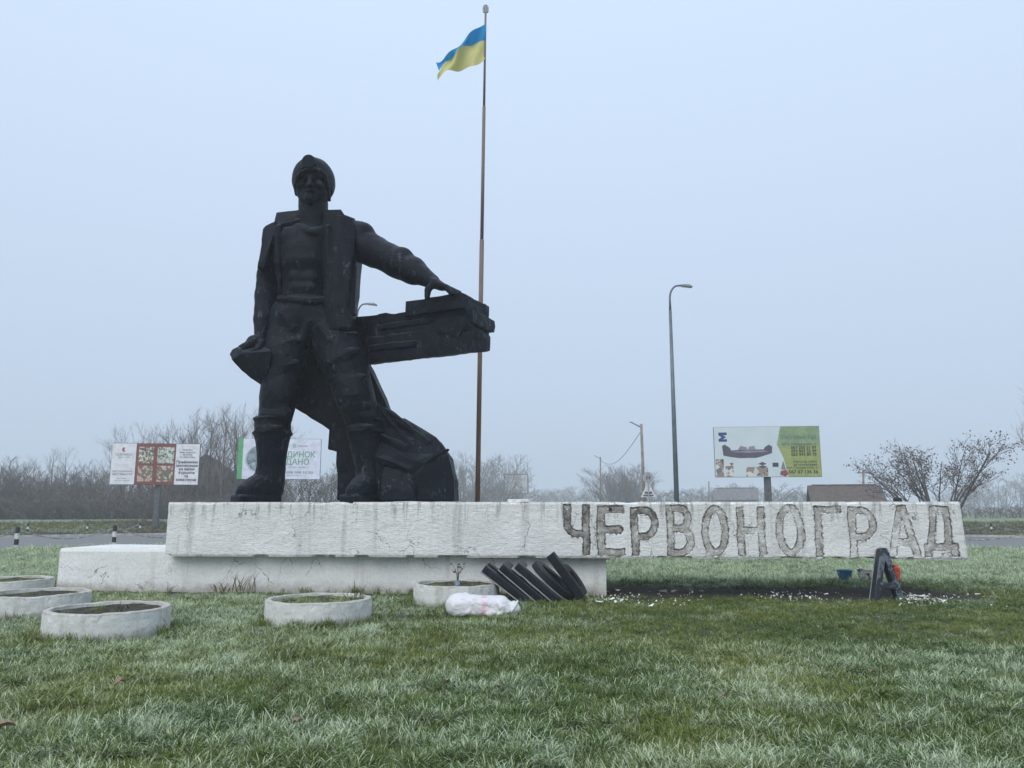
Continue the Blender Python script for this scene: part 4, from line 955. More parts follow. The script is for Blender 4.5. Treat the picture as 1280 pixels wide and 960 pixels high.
# ------------------------------------------------------------------ road sign seen from behind
SGY = 47.; sx0 = PX(810.5, SGY, 3); root = thing('road_sign', 'post with a round and a triangular road sign seen from behind', 'road sign', (sx0, SGY, 0))
zc = P(811, 597, SGY)[2]; zt = P(811, 613, SGY)[2]
galv = simple('galvanised_back', (.36, .37, .38), .55, .15, 4, .2); dk = simple('sign_bracket', (.08, .08, .085), .6)
m = MB(); m.tube([(0, 0, 0), (0, 0, zc + .35)], .04, 8); m.build('post', galv, root)
m = MB(); m.tube([(0, .05, zc), (0, .075, zc)], .33, 28); pl_ = m.build('round_plate', galv, root)
m = MB(); m.tube([(0, .02, zc), (0, .049, zc)], .13, 20); m.build('bracket', dk, pl_)
m = MB(); m.prism([(-.45, zt - .40), (.45, zt - .40), (.45, zt - .34), (.05, zt + .42), (-.05, zt + .42), (-.45, zt - .34)], .05, .08); tp_ = m.build('triangle_plate', simple('sign_back_white', (.62, .62, .64), .6), root)
m = MB(); m.box((0, .035, zt - .14), (.22, .014, .05)); m.box((0, .035, zt - .30), (.30, .014, .04)); m.build('bracket', dk, tp_)

# ------------------------------------------------------------------ striped bollards with chains
BLK = simple('bollard_black', (.02, .02, .022), .7); WHT = simple('bollard_white', (.62, .63, .64), .8)
CHM = simple('frosted_chain', (.30, .30, .30), .9, .7, 9, kind='World')
def bollard_proto():
    root = thing('bollard', 'x', 'bollard')
    for k_ in range(4):
        m = MB(); r = .085; m.tube([(0, 0, k_ * .235), (0, 0, k_ * .235 + .235)], r, 14)
        if k_ == 3: m.tube([(0, 0, .94), (0, 0, .97)], [r * .9, r * .5], 14)
        m.build('band', WHT if k_ % 2 == 0 else BLK, root)
    return root
bproto = bollard_proto(); first = True
def bollard(x, y, label, g, sc=1.0):
    global first
    o = bproto if first else copy_tree(bproto); first = False
    o.location = (x, y, gz(x, y) - .01); o.scale = (sc, sc, sc); tag(o, label, 'bollard', g); return Vector((x, y, gz(x, y) + .86 * sc))
def chain(a, b, sag, label, g, link_l=.085):
    n_ = max(6, int((b - a).length * 1.04 / (link_l * .72))); m = MB()
    for k_ in range(n_):
        t0 = (k_ + .5) / n_; p = a.lerp(b, t0) - Vector((0, 0, sag * 4 * t0 * (1 - t0))); q = a.lerp(b, t0 + .01) - Vector((0, 0, sag * 4 * (t0 + .01) * (1 - t0 - .01)))
        d = (q - p).normalized(); s_ = Vector((0, 0, 1)).cross(d).normalized(); u_ = d.cross(s_)
        if k_ % 2: s_, u_ = u_, s_
        m.tube([p + d * (link_l * .5 * math.cos(an)) + s_ * (link_l * .30 * math.sin(an)) for an in np.linspace(0, 2 * math.pi, 9)], .013, 4, False)
    tag(m.build('chain', CHM), label, 'chain', g)
gb = 'bollards round the island'; gc = 'chains between the bollards'
LB = [None, bollard(PX(21, 32.2, .5), 32.2, 'black and white banded bollard standing at the road edge over the open lawn', gb),
      bollard(PX(143, 34.6, .5), 34.6, 'black and white banded bollard beyond the plinth ledge, next before the brown billboard', gb)]
hid_l = Vector((PX(262, 36.8, .5), 36.8, .76)); off_l = Vector((PX(-105, 29.4, .5), 29.4, .76))
chain(off_l, LB[1], .42, 'chain sagging from the lawn bollard away from the ledge', gc); chain(LB[1], LB[2], .42, 'chain sagging between the lawn bollard and the ledge bollard', gc); chain(LB[2], hid_l, .42, 'chain running from the ledge bollard behind the plinth', gc)
r0_ = Vector((PX(1150, 34.6, .5), 34.6, .76)); r1_ = Vector((PX(1300, 31.8, .5), 31.8, .86))
chain(r0_, r1_, .42, 'dark chain sagging over the grass beyond the end of the beam', gc)
fg = 'far bollards along the opposite kerb'
def far_pt(px, R=47.4):
    a_ = (px - 640) / F; lo, hi = 20., 70.
    for _ in range(40):
        mid = (lo + hi) / 2
        if math.hypot(a_ * mid - ICX, mid - ICY) < R: lo = mid
        else: hi = mid
    return a_ * lo, lo
fl = 'small banded bollard across the road in front of the bare thicket'
pts = [bollard(*far_pt(px), fl, fg, .72) for px in (-40, 45, 118, 183)]
for a, b in zip(pts[:-1], pts[1:]): chain(a, b, .45, 'frosted chain hanging between bollards across the road before the thicket', 'far frosted chains', .14)
p1 = bollard(*far_pt(1229), 'small banded bollard across the road beside the leafy shrub', fg, .72); x_, y_ = far_pt(1330); x2_, y2_ = far_pt(1130)
chain(p1, Vector((x_, y_, gz(x_, y_) + .76)), .45, 'frosted chain across the road running on past the leafy shrub', 'far frosted chains', .14)
chain(Vector((x2_, y2_, gz(x2_, y2_) + .76)), p1, .45, 'frosted chain across the road running behind the end of the beam', 'far frosted chains', .14)

# ------------------------------------------------------------------ billboards
def text_mesh(body, size, align='CENTER', off=.0):
    c = bpy.data.curves.new('lettering', 'FONT'); c.body = body; c.size = size; c.align_x = align; c.offset = off; c.resolution_u = 3
    o = bpy.data.objects.new('lettering', c); COL.objects.link(o); me = bpy.data.meshes.new_from_object(o); bpy.data.objects.remove(o); me.name = 'lettering'; return me
def flat(name, c, rough=.6): return simple(name, c, rough, .13, 2.2, 0, 0)
STEEL = simple('billboard_steel', (.09, .095, .10), .6)
class Board:
    def __init__(s, pxc, pyc, Y, w, h, yaw, label, post_px=None):
        c = P(pxc, pyc, Y); s.w, s.h = w, h; x, z = c[0], c[2]; s.zc = z - gz(x, Y); s.n = 0
        s.root = thing('billboard', label, 'billboard', (x, Y, gz(x, Y)), (0, 0, yaw))
        m = MB(); m.box((0, .12, s.zc), (w / 2, .08, h / 2)); s.panel = m.build('panel', STEEL, s.root, bevel=.015)
        m = MB(); px_ = 0 if post_px is None else post_px; m.box((px_, .40, s.zc / 2), (.17, .17, s.zc / 2 + .1)); m.build('post', STEEL, s.root)
        m = MB(); m.box((px_, .30, s.zc - h * .25), (w * .4, .05, .06)); m.box((px_, .30, s.zc + h * .25), (w * .4, .05, .06)); m.build('back_frame', STEEL, s.root)
    def q(s, u0, v0, u1, v1): return ((u0 - .5) * s.w, s.zc + (.5 - v0) * s.h, (u1 - .5) * s.w, s.zc + (.5 - v1) * s.h)
    def sheet(s, name, poly, m, lay=1):
        """flat print given in panel fractions (u right, v down)"""
        pts = [((u - .5) * s.w, s.zc + (.5 - v) * s.h) for u, v in poly]; b = MB(); y = .04 - .004 * lay
        b.prism(pts, y - .003, y); return b.build(name, m, s.panel)
    def rect(s, name, u0, v0, u1, v1, m, lay=1): return s.sheet(name, [(u0, v0), (u1, v0), (u1, v1), (u0, v1)], m, lay)
    def text(s, body, u, v, size, m, align='CENTER', off=.0, wmax=None, lay=3):
        me = text_mesh(body, size * s.h, align, off); o = link('lettering', me, m, s.panel, ((u - .5) * s.w, .04 - .004 * lay - .004, s.zc + (.5 - v) * s.h), (math.pi / 2, 0, 0))
        if wmax:
            xs = [q.co.x for q in me.vertices]; wd = max(xs) - min(xs); o.scale.x = wmax * s.w / wd
        return o
INKB = flat('ink_dark', (.05, .05, .07)); INKG = flat('ink_grey', (.22, .23, .26)); PAPER = flat('poster_white', (.72, .73, .76))
B = Board(194, 580, 55, 5.95, 2.95, math.radians(9), 'billboard of two white panels and a brown middle with four dishes, before bare trees', .2)
B.rect('poster', .004, .01, .275, .99, PAPER); B.rect('poster', .725, .01, .996, .99, PAPER)
brown = flat('poster_brown', (.20, .055, .045)); B.rect('poster', .28, .005, .72, .995, brown)
def food(name, cs, sc):
    t = NT(name); co = t.coord('Object'); vd = t.n('ShaderNodeTexVoronoi'); vd.inputs['Scale'].default_value = sc; t.l(co, vd.inputs['Vector']); hs = t.n('ShaderNodeSeparateColor'); t.l(vd.outputs['Color'], hs.inputs[0])
    cr = t.n('ShaderNodeValToRGB'); cr.color_ramp.interpolation = 'CONSTANT'; el = cr.color_ramp.elements
    while len(el) < len(cs): el.new(.5)
    for i_, c_ in enumerate(cs): el[i_].position = i_ / len(cs); el[i_].color = (*c_, 1)
    t.l(t.math('ADD', t.math('MULTIPLY', hs.outputs[0], .7), t.math('MULTIPLY', t.noise(6, 4, .6, co), .3)), cr.inputs[0]); t.col(cr.outputs[0]); t.rough(.5); return t.m
cream, gree, red_, dkk, min_ = (.46, .42, .34), (.14, .17, .10), (.24, .10, .08), (.10, .09, .08), (.38, .44, .39)
for nm, (u0, v0, u1, v1), cs in (('dish_photo', (.305, .09, .475, .48), [cream, gree, (.62, .58, .5), dkk, (.35, .27, .12)]), ('dish_photo', (.515, .09, .705, .48), [min_, (.6, .62, .58), gree, min_, (.5, .45, .3)]), ('dish_photo', (.305, .54, .475, .92), [(.55, .4, .32), red_, cream, gree, min_]), ('dish_photo', (.52, .54, .705, .92), [dkk, gree, (.5, .5, .42), red_, min_])):
    o = B.rect(nm, u0, v0, u1, v1, food(nm, cs, 7.0), 2)
redl = flat('emblem_red', (.38, .06, .07))
B.sheet('emblem', [(.14 + .022 * math.cos(a) - .004, .16 + .055 * math.sin(a)) for a in np.linspace(.6, 5.6, 12)] + [(.14 + .008, .13), (.135, .16), (.148, .185)], redl, 2)
B.text('GURMANO', .14, .305, .085, INKG, wmax=.19); B.text('мангал · гриль', .14, .355, .04, INKG)
B.text('ВУЛ. СОКАЛЬСЬКА', .14, .70, .058, INKB, wmax=.22); B.text('067 7666347', .14, .77, .065, INKB, wmax=.22); B.text('їжа на виніс', .14, .86, .04, INKG); B.text('бул. Шептицького', .14, .915, .04, INKG, wmax=.17)
for k_, s_ in enumerate(('Банкети', 'день народж', 'весілля', 'та хрестини')): B.text(s_, .86, .17 + .058 * k_, .06, INKB)
for k_, s_ in enumerate(('Приймаємо', 'замовлення', 'на виїзні', 'фуршети', 'та', 'кава-паузи')): B.text(s_, .86, .475 + .085 * k_, .088, INKB, off=.006)
B = Board(349, 573.5, 57, 6.0, 3.0, math.radians(6), 'white billboard with green edge stripe, oval house picture and green slogan', .1)
B.rect('poster', .003, .006, .997, .994, flat('poster_pale', (.66, .69, .80)))
GREEN = flat('poster_green', (.10, .38, .16)); B.rect('stripe', .003, .006, .062, .994, GREEN, 2)
B.sheet('picture_rim', [(.245 + .15 * math.cos(a), .5 + .33 * math.sin(a)) for a in np.linspace(0, 2 * math.pi, 33)[:-1]], flat('picture_rim', (.42, .52, .55)), 2)
B.sheet('house_picture', [(.245 + .135 * math.cos(a), .5 + .30 * math.sin(a)) for a in np.linspace(0, 2 * math.pi, 33)[:-1]], food('house_picture', [(.12, .17, .2), (.25, .33, .36), (.18, .24, .27), (.42, .5, .52)], 5), 3)
grt = flat('slogan_green', (.16, .34, .20)); B.text('БУДИНОК', .70, .46, .20, grt, wmax=.46, off=.008); B.text('ЗДАНО', .69, .64, .20, grt, wmax=.34, off=.008)
B.text('заходь і живи!', .72, .72, .06, INKG, wmax=.24); B.text('+38 098 098 50 50', .70, .86, .08, grt, wmax=.42, off=.004); B.text('відділ продажу', .68, .92, .045, INKG)
B.sheet('house_emblem', [(.655, .22), (.655, .15), (.675, .10), (.695, .15), (.695, .22)], flat('emblem_pale', (.40, .52, .45)), 2); B.text('Паркова', .77, .20, .065, INKG)
B = Board(959, 564.5, 44.5, 5.95, 2.92, math.radians(-7), 'furniture billboard with a grey sofa and a lime green side panel', .0)
t = NT('poster_sky'); co = t.coord('Object'); t.col(t.mix(t.noise(1.3, 3, .5, co), (.46, .56, .60), (.64, .69, .72))); t.rough(.5)
B.rect('poster', .003, .006, .997, .994, t.m)
lime = flat('poster_lime', (.29, .34, .12)); lime2 = flat('poster_lime_dark', (.23, .31, .17))
B.sheet('green_panel', [(.635, .006), (.997, .006), (.997, .994), (.69, .994), (.65, .62), (.595, .36)], lime, 2); B.sheet('green_panel', [(.636, .008), (.996, .008), (.996, .36), (.80, .42), (.63, .42), (.597, .36)], lime2, 3)
navy = flat('logo_navy', (.04, .06, .20))
B.sheet('logo', [(.045, .11), (.125, .11), (.125, .165), (.085, .165), (.12, .205), (.085, .245), (.125, .245), (.125, .295), (.045, .295), (.045, .245), (.075, .205), (.045, .165)], navy, 2)
sofa = flat('sofa_grey', (.085, .085, .11)); sofl = flat('sofa_light', (.26, .24, .29))
B.sheet('sofa', [(.075, .38), (.10, .35), (.15, .42), (.16, .47), (.30, .455), (.47, .455), (.48, .41), (.52, .36), (.55, .40), (.545, .53), (.47, .58), (.40, .62), (.24, .625), (.15, .60), (.085, .57)], sofa, 2)
B.sheet('sofa_seat', [(.14, .50), (.30, .475), (.47, .475), (.52, .50), (.32, .52)], sofl, 3); B.sheet('cushion', [(.225, .46), (.25, .38), (.31, .41), (.315, .47)], sofl, 3); B.sheet('cushion', [(.32, .47), (.33, .40), (.38, .38), (.395, .46)], sofl, 3)
mixm = food('furniture_pictures', [(.10, .09, .08), (.5, .5, .5), (.28, .22, .18), (.62, .62, .60), (.16, .17, .18)], 4)
for (u0, v0, u1, v1) in ((.01, .64, .085, .99), (.10, .72, .175, .99), (.295, .80, .38, .985), (.39, .80, .50, .985)): B.rect('furniture_picture', u0, v0, u1, v1, mixm, 2)
B.sheet('stool_picture', [(.41, .74), (.45, .70), (.49, .74), (.45, .77), (.49, .79), (.45, .83), (.41, .79), (.45, .77)], sofa, 3)
B.rect('furniture_picture', .545, .72, .60, .80, flat('dark_green_picture', (.03, .07, .06)), 3); B.sheet('furniture_picture', [(.61, .95), (.62, .88), (.67, .86), (.69, .94), (.66, .99)], flat('red_picture', (.24, .06, .08)), 4); B.sheet('furniture_picture', [(.62, .85), (.645, .68), (.67, .86)], flat('grey_cone_picture', (.2, .22, .2)), 3)
ink = flat('ink_olive', (.04, .05, .04)); B.text('Меблевий Рай', .80, .26, .135, flat('ink_bluegreen', (.10, .17, .16)), wmax=.33, lay=5)
B.text('вул. Б. Хмельницького, 12', .80, .375, .06, ink, wmax=.32, lay=5)
for k_, s_ in enumerate(('067 255 51 89', '093 842 22 49', '063 893 89 79')): B.text(s_, .96, .45 + .07 * k_, .082, ink, 'RIGHT', .004, lay=5)
for k_, s_ in enumerate(('корпусні меблі', 'на замовлення', 'вул. Промислова, 6')): B.text(s_, .96, .72 + .058 * k_, .062, ink, 'RIGHT', lay=5)
B.text('067 67 136 36', .965, .93, .095, ink, 'RIGHT', .005, lay=5)
B = Board(645, 605, 230, 7.4, 6.0, 0, 'blank pale board in a thin frame far off in the fog beside the trees'); B.rect('poster', .05, .05, .95, .95, flat('poster_fog_grey', (.55, .56, .58)))  # poster colour matched to the fog, so part of the haze is painted in
# ------------------------------------------------------------------ houses in the fog
def house(x, Y, w, d, eave, ridge, yaw, label, roofc, wallc, along_x=True, chimney=None):
    z0 = gz(x, Y) - .1; root = thing('house', label, 'house', (x, Y, z0), (0, 0, yaw))
    wm = simple('house_wall', wallc, .95, .15, 1.5); rm = simple('house_roof', roofc, .95, .25, 2.5)
    m = MB()
    if along_x:
        m.box((0, 0, eave / 2), (w / 2, d / 2, eave / 2)); 
        for s_ in (-1, 1): m.add([(s_ * w / 2, -d / 2, eave), (s_ * w / 2, d / 2, eave), (s_ * w / 2, 0, ridge - .05)], [(0, 1, 2)])
    else:
        m.box((0, 0, eave / 2), (w / 2, d / 2, eave / 2))
        for s_ in (-1, 1): m.add([(-w / 2, s_ * d / 2, eave), (w / 2, s_ * d / 2, eave), (0, s_ * d / 2, ridge - .05)], [(0, 1, 2)])
    m.build('wall', wm, root)
    m = MB(); o_ = .35; th = .16
    if along_x:
        for s_ in (-1, 1):
            e = (s_ * (d / 2 + o_), eave - o_ * (ridge - eave) / (d / 2))
            m.add([(-w / 2 - o_, e[0], e[1]), (w / 2 + o_, e[0], e[1]), (w / 2 + o_, 0, ridge), (-w / 2 - o_, 0, ridge), (-w / 2 - o_, e[0], e[1] + th), (w / 2 + o_, e[0], e[1] + th), (w / 2 + o_, 0, ridge + th), (-w / 2 - o_, 0, ridge + th)], [(0, 1, 2, 3), (4, 5, 6, 7), (0, 1, 5, 4), (1, 2, 6, 5), (2, 3, 7, 6), (3, 0, 4, 7)])
    else:
        for s_ in (-1, 1):
            e = (s_ * (w / 2 + o_), eave - o_ * (ridge - eave) / (w / 2))
            m.add([(e[0], -d / 2 - o_, e[1]), (e[0], d / 2 + o_, e[1]), (0, d / 2 + o_, ridge), (0, -d / 2 - o_, ridge), (e[0], -d / 2 - o_, e[1] + th), (e[0], d / 2 + o_, e[1] + th), (0, d / 2 + o_, ridge + th), (0, -d / 2 - o_, ridge + th)], [(0, 1, 2, 3), (4, 5, 6, 7), (0, 1, 5, 4), (1, 2, 6, 5), (2, 3, 7, 6), (3, 0, 4, 7)])
    r = m.build('roof', rm, root)
    if along_x:
        k_ = int(w / 1.15)
        for i_ in range(k_):
            m = MB(); xx = -w / 2 + (i_ + .5) * w / k_; m.box((xx, 0, ridge + th + .02), (.5 * w / k_ * .96, .12, .05)); m.build('ridge_tile', rm, r)
    gl = simple('house_window_glass', (.05, .06, .07), .2, .2, 2, 0, 0); fr = simple('window_frame_white', (.6, .6, .6), .7)
    for xx in (-w * .25, w * .25):
        m = MB(); m.box((xx, -d / 2 - .03, eave * .55), (.55, .05, .6)); q = m.build('window', fr, root); m = MB(); m.box((xx, -d / 2 - .07, eave * .55), (.46, .02, .51)); m.build('pane', gl, q)
    if chimney: m = MB(); m.box((chimney, 0, ridge + .35), (.22, .22, .55)); m.build('chimney', simple('chimney_brick', (.25, .12, .09), .9), r)
    return root
house(PX(262, 108, 4), 108, 13, 12, 3.6, 8.3, .25, 'house with steep dark gable roof behind the bare trees', (.055, .045, .042), (.10, .09, .082), False, None)
house(PX(1067, 70, 3), 72, 5.6, 6, 1.7, 3.15, -.30, 'low house with long grey sheet roof beside the leafy shrub', (.10, .08, .068), (.33, .31, .29), True)
house(PX(921, 120, 3), 120, 5.8, 6, 2.6, 4.2, -.3, 'small far shed roof below the furniture billboard', (.17, .165, .17), (.3, .3, .3), True)
fx = PX(110, 90, 1.5); fen = thing('picket_fence', 'low white picket fence glimpsed through the bare thicket', 'fence', (fx, 90, gz(fx, 90)))
fm = simple('fence_white', (.55, .56, .58), .8)
for k_ in range(22):
    m = MB(); m.prism([(-.07, .05), (.07, .05), (.07, 1.15), (0, 1.28), (-.07, 1.15)], -.012, .012); m.build('picket', fm, fen, loc=(-2.2 + k_ * .21, 0, 0))
for zz in (.35, .9): m = MB(); m.box((0, .035, zz), (2.3, .02, .045)); m.build('rail', fm, fen)

# ------------------------------------------------------------------ bare trees and shrubs
def bark(name, c): return simple(name, c, .95, .3, 2, 0, 0)
BARK = bark('grey_bark', (.095, .085, .078)); TWIG = bark('brown_twig', (.15, .13, .12)); BARK2 = bark('pale_bark', (.13, .12, .11))
def branch_tree(seed, stems, H, lean, n1, n2, n3, rad, up=.25, wob=.12, base_spread=.3, lo=.25, l1=.45):
    r = random.Random(seed); tr = MB(); cr = MB(); tips = []
    def grow(mb, p, d, L_, r0, segs, sides, wobble, upw):
        pts = [p]; rs = [r0]; d = d.normalized()
        for i_ in range(segs):
            d = (d + Vector((r.gauss(0, wobble), r.gauss(0, wobble), r.gauss(0, wobble) + upw / segs))).normalized(); p = p + d * (L_ / segs); pts.append(p); rs.append(r0 * (1 - (i_ + 1) / segs * .82))
        mb.tube(pts, rs, sides, False); return pts, rs
    def pick(pts, rs, t_):
        x = t_ * (len(pts) - 1); i_ = min(int(x), len(pts) - 2); f_ = x - i_; return pts[i_].lerp(pts[i_ + 1], f_), (pts[i_ + 1] - pts[i_]).normalized(), rs[i_] * (1 - f_) + rs[i_ + 1] * f_
    def child_dir(d, ang_):
        a = r.uniform(0, 6.283); o_ = Vector((math.cos(a), math.sin(a), r.uniform(-.2, .4))); o_ = (o_ - d * o_.dot(d)).normalized(); return d * math.cos(ang_) + o_ * math.sin(ang_)
    for s_ in range(stems):
        a = 6.283 * (s_ + r.random() * .7) / stems; q = base_spread * r.uniform(.3, 1) if stems > 1 else 0
        h = H * r.uniform(.75, 1.0) if stems > 1 else H
        ln = lean * r.uniform(.3, 1.0)
        pts, rs = grow(tr, Vector((q * math.cos(a), q * math.sin(a), -.15)), Vector((math.cos(a) * ln, math.sin(a) * ln, 1)), h, rad * r.uniform(.7, 1), 7, 6, wob * .6, .15)
        for _ in range(n1):
            t1 = r.uniform(lo, .98); p, d, rr = pick(pts, rs, t1)
            pts1, rs1 = grow(cr, p, child_dir(d, r.uniform(.4, .95)), h * l1 * (1.15 - t1) * r.uniform(.7, 1.2) + .35, max(rr * .6, .015), 4, 4, wob, up)
            for _ in range(n2):
                t2 = r.uniform(.2, .98); p2, d2, r2 = pick(pts1, rs1, t2)
                pts2, rs2 = grow(cr, p2, child_dir(d2, r.uniform(.35, .8)), h * .16 * r.uniform(.6, 1.2), max(r2 * .6, .011), 3, 3, wob, up * .8); tips.append(pts2[-1])
                for _ in range(n3):
                    p3, d3, r3 = pick(pts2, rs2, r.uniform(.2, .9)); q3, _x = grow(cr, p3, child_dir(d3, r.uniform(.3, .8)), h * .08 * r.uniform(.6, 1.2), max(r3 * .6, .009), 2, 3, wob, up * .5); tips.append(q3[-1])
    return tr.mesh('trunk'), cr.mesh('crown'), tips
def proto(name, seed, bm_=BARK, tm=TWIG, **kw):
    a, b, tips = branch_tree(seed, **kw); a.materials.append(bm_); b.materials.append(tm); return (name, a, b, tips)
TALL = [proto('bare_tree', 100 + i_, stems=1, H=8.6, lean=.08, n1=15, n2=6, n3=2, rad=.13, up=.55, lo=.12, l1=.50, wob=.055) for i_ in range(3)]
MULTI = [proto('bare_tree', 120 + i_, stems=4, H=7.6, lean=.28, n1=8, n2=5, n3=2, rad=.085, up=.5, lo=.15, l1=.42, base_spread=.4, wob=.06) for i_ in range(3)]
BUSH = [proto('bare_shrub', 140 + i_, stems=14, H=4.3, lean=.42, n1=6, n2=5, n3=2, rad=.032, up=.35, lo=.08, l1=.40, base_spread=.9) for i_ in range(4)]
HEDGE = [proto('bare_shrub', 160 + i_, stems=16, H=2.6, lean=.7, n1=6, n2=5, n3=2, rad=.022, up=.25, lo=.05, l1=.5, base_spread=1.2) for i_ in range(3)]
tr_r = random.Random(77)
def plant(pr, px, Y, top_py, label, group, cat='tree', wide=1.0):
    Y = Y * 1.4 if 56 < Y < 70 else Y * 1.55 if Y > 100 and Y < 200 else Y
    x = PX(px, Y, 3); z0 = gz(x, Y); Hreal = P(px, top_py, Y)[2] - z0; hh = max(v.co.z for v in pr[2].vertices)
    s_ = Hreal / hh
    root = thing(pr[0], label, cat, (x, Y, z0), (0, 0, tr_r.uniform(0, 6.28)), group); root.scale = (s_ * wide, s_ * wide, s_)
    link('trunk', pr[1], None, root); link('crown', pr[2], None, root); return root
GT = 'bare trees beyond the road'; GS = 'bare shrubs of the roadside thicket'
# tall leafless trees between the two billboards and left of them
for k_, (px, Y, ty) in enumerate(((152, 60, 528), (171, 62, 524), (188, 61, 540), (212, 63, 548), (228, 59, 512), (243, 61, 503), (262, 60, 508), (276, 58.5, 504), (288, 62, 498), (301, 60, 506), (314, 61, 496), (330, 63, 500), (270, 66, 520), (236, 67, 530), (352, 64, 512), (160, 64, 535), (219, 61, 520), (252, 59, 500), (295, 59, 515), (322, 58.5, 520))):
    plant((TALL + MULTI)[k_ % 6], px, Y, ty, 'leafless slender tree among the bare trees round the two white billboards', GT)
# thicket
for k_, px in enumerate(range(-30, 132, 8)):
    plant(BUSH[k_ % 4], px + tr_r.uniform(-5, 5), tr_r.uniform(58, 66), 586 + tr_r.uniform(-20, 16), 'dense bare shrub in the thicket across the road beside the striped bollards', GS, 'shrub', 1.2)
for k_, px in enumerate((2, 20, 44, 62, 80, 98, 112)):
    plant((MULTI + TALL)[k_ % 6], px, tr_r.uniform(61, 66), 570 + tr_r.uniform(-16, 10), 'thin leafless tree rising out of the shrub thicket beside the striped bollards', GT)
for k_, px in enumerate(range(126, 350, 12)):
    plant(BUSH[(k_ + 1) % 4], px + tr_r.uniform(-5, 5), tr_r.uniform(59, 67), 592 + tr_r.uniform(-10, 12), 'low bare shrub under the two white billboards', GS, 'shrub', 1.3)
for k_, px in enumerate(range(-30, 345, 9)):
    plant(HEDGE[k_ % 3], px + tr_r.uniform(-4, 4), tr_r.uniform(57, 60), 614 + tr_r.uniform(-6, 8), 'tangle of low bare brushwood at the foot of the thicket', 'brushwood along the thicket', 'brushwood', 1.5)
for px, Y, ty in ((372, 58, 585), (388, 60, 572), (402, 59, 580), (418, 61, 590)):
    plant(BUSH[int(px) % 4], px, Y, ty, 'rounded bare shrub growing beside the green slogan billboard', GS, 'shrub', 1.5)
# foggy trees right of the boulder
for k_, (px, Y, ty) in enumerate(((574, 105, 566), (588, 110, 574), (600, 125, 574), (622, 225, 566), (636, 240, 562), (583, 140, 560))):
    plant((MULTI + BUSH)[k_ % 7], px, Y, ty, 'foggy bare tree between the boulder and the blank board', 'foggy trees behind the flagpole', wide=1.15)
for k_, (px, Y, ty) in enumerate(((575, 110, 600), (595, 120, 602), (612, 140, 600), (630, 220, 600))):
    plant(HEDGE[k_ % 3], px, Y, ty, 'foggy low brushwood behind the flagpole', 'foggy brushwood behind the flagpole', 'brushwood', 1.6)
# round bush behind the utility pole
for k_, (px, Y, ty) in enumerate(((762, 112, 578), (775, 110, 574), (789, 112, 580), (771, 116, 584), (798, 114, 592), (782, 118, 578))):
    plant(BUSH[k_ % 4], px, Y, ty, 'greyish bare shrub of the far round bush behind the weathered pole', 'shrubs of the far round bush', 'shrub', 1.25)
for k_, px in enumerate(range(815, 1080, 26)):
    plant(HEDGE[k_ % 3], px, tr_r.uniform(210, 260), 606 + tr_r.uniform(-5, 6), 'foggy low shrub of the hedge beneath the furniture billboard', 'foggy hedge shrubs', 'shrub', 1.6)
for k_, px in enumerate(range(660, 745, 14)):
    plant(BUSH[k_ % 4], px, tr_r.uniform(330, 400), 610 + tr_r.uniform(-6, 6), 'barely visible shrub deep in the fog between the blank board and the round bush', 'shrubs deep in the fog', 'shrub', 2)
for k_, px in enumerate(range(1190, 1330, 17)):
    plant((BUSH + MULTI)[k_ % 7], px, tr_r.uniform(260, 320), 604 - (px - 1190) * .12 + tr_r.uniform(-6, 6), 'foggy shrub beyond the leafy shrub and the far kerb', 'foggy shrubs past the kerb', 'shrub', 1.6)
for k_, px in enumerate(range(1090, 1330, 20)):
    plant(HEDGE[k_ % 3], px, tr_r.uniform(62, 70), 632 + tr_r.uniform(-4, 6), 'tangled dry brush on the bank behind the leafy shrub', 'dry brush on the bank', 'brushwood', 2.2)
plant(TALL[1], 1304, 54, 478, 'tall bare tree past the leafy shrub, branches reaching over the road', GT, wide=1.0)
# shrub that still holds brown leaves
pr = proto('leafy_shrub', 211, BARK, BARK, stems=19, H=6.2, lean=.72, n1=6, n2=5, n3=2, rad=.085, up=.3, lo=.4, l1=.34, base_spread=.35, wob=.10)
root = plant(pr, 1168, 50, 541, 'large spreading shrub with clusters of dry brown leaves past the end of the beam', None, 'shrub', 1.25)
root.rotation_euler.z = .6
lr = random.Random(9); V = []; Fc = []
tp = [q for q in pr[3] if q.z > 2.6]
for q in tp:
    if lr.random() < .5: continue
    for _ in range(lr.randint(1, 5)):
        c_ = q + Vector((lr.gauss(0, .12), lr.gauss(0, .12), lr.gauss(-.12, .12))); a = lr.uniform(0, 6.28); L_ = lr.uniform(.07, .13); s_ = Vector((math.cos(a), math.sin(a), 0)) * L_ * .42; d_ = Vector((lr.gauss(0, .3), lr.gauss(0, .3), -1)).normalized() * L_
        b = len(V); V += [c_, c_ + d_ * .5 + s_, c_ + d_, c_ + d_ * .5 - s_]; Fc.append((b, b + 1, b + 2, b + 3))
me = bpy.data.meshes.new('leaves'); me.from_pydata([tuple(v) for v in V], [], Fc); me.update(); link('leaves', me, simple('dry_brown_leaf', (.13, .10, .085), .9, .35, 2), root)
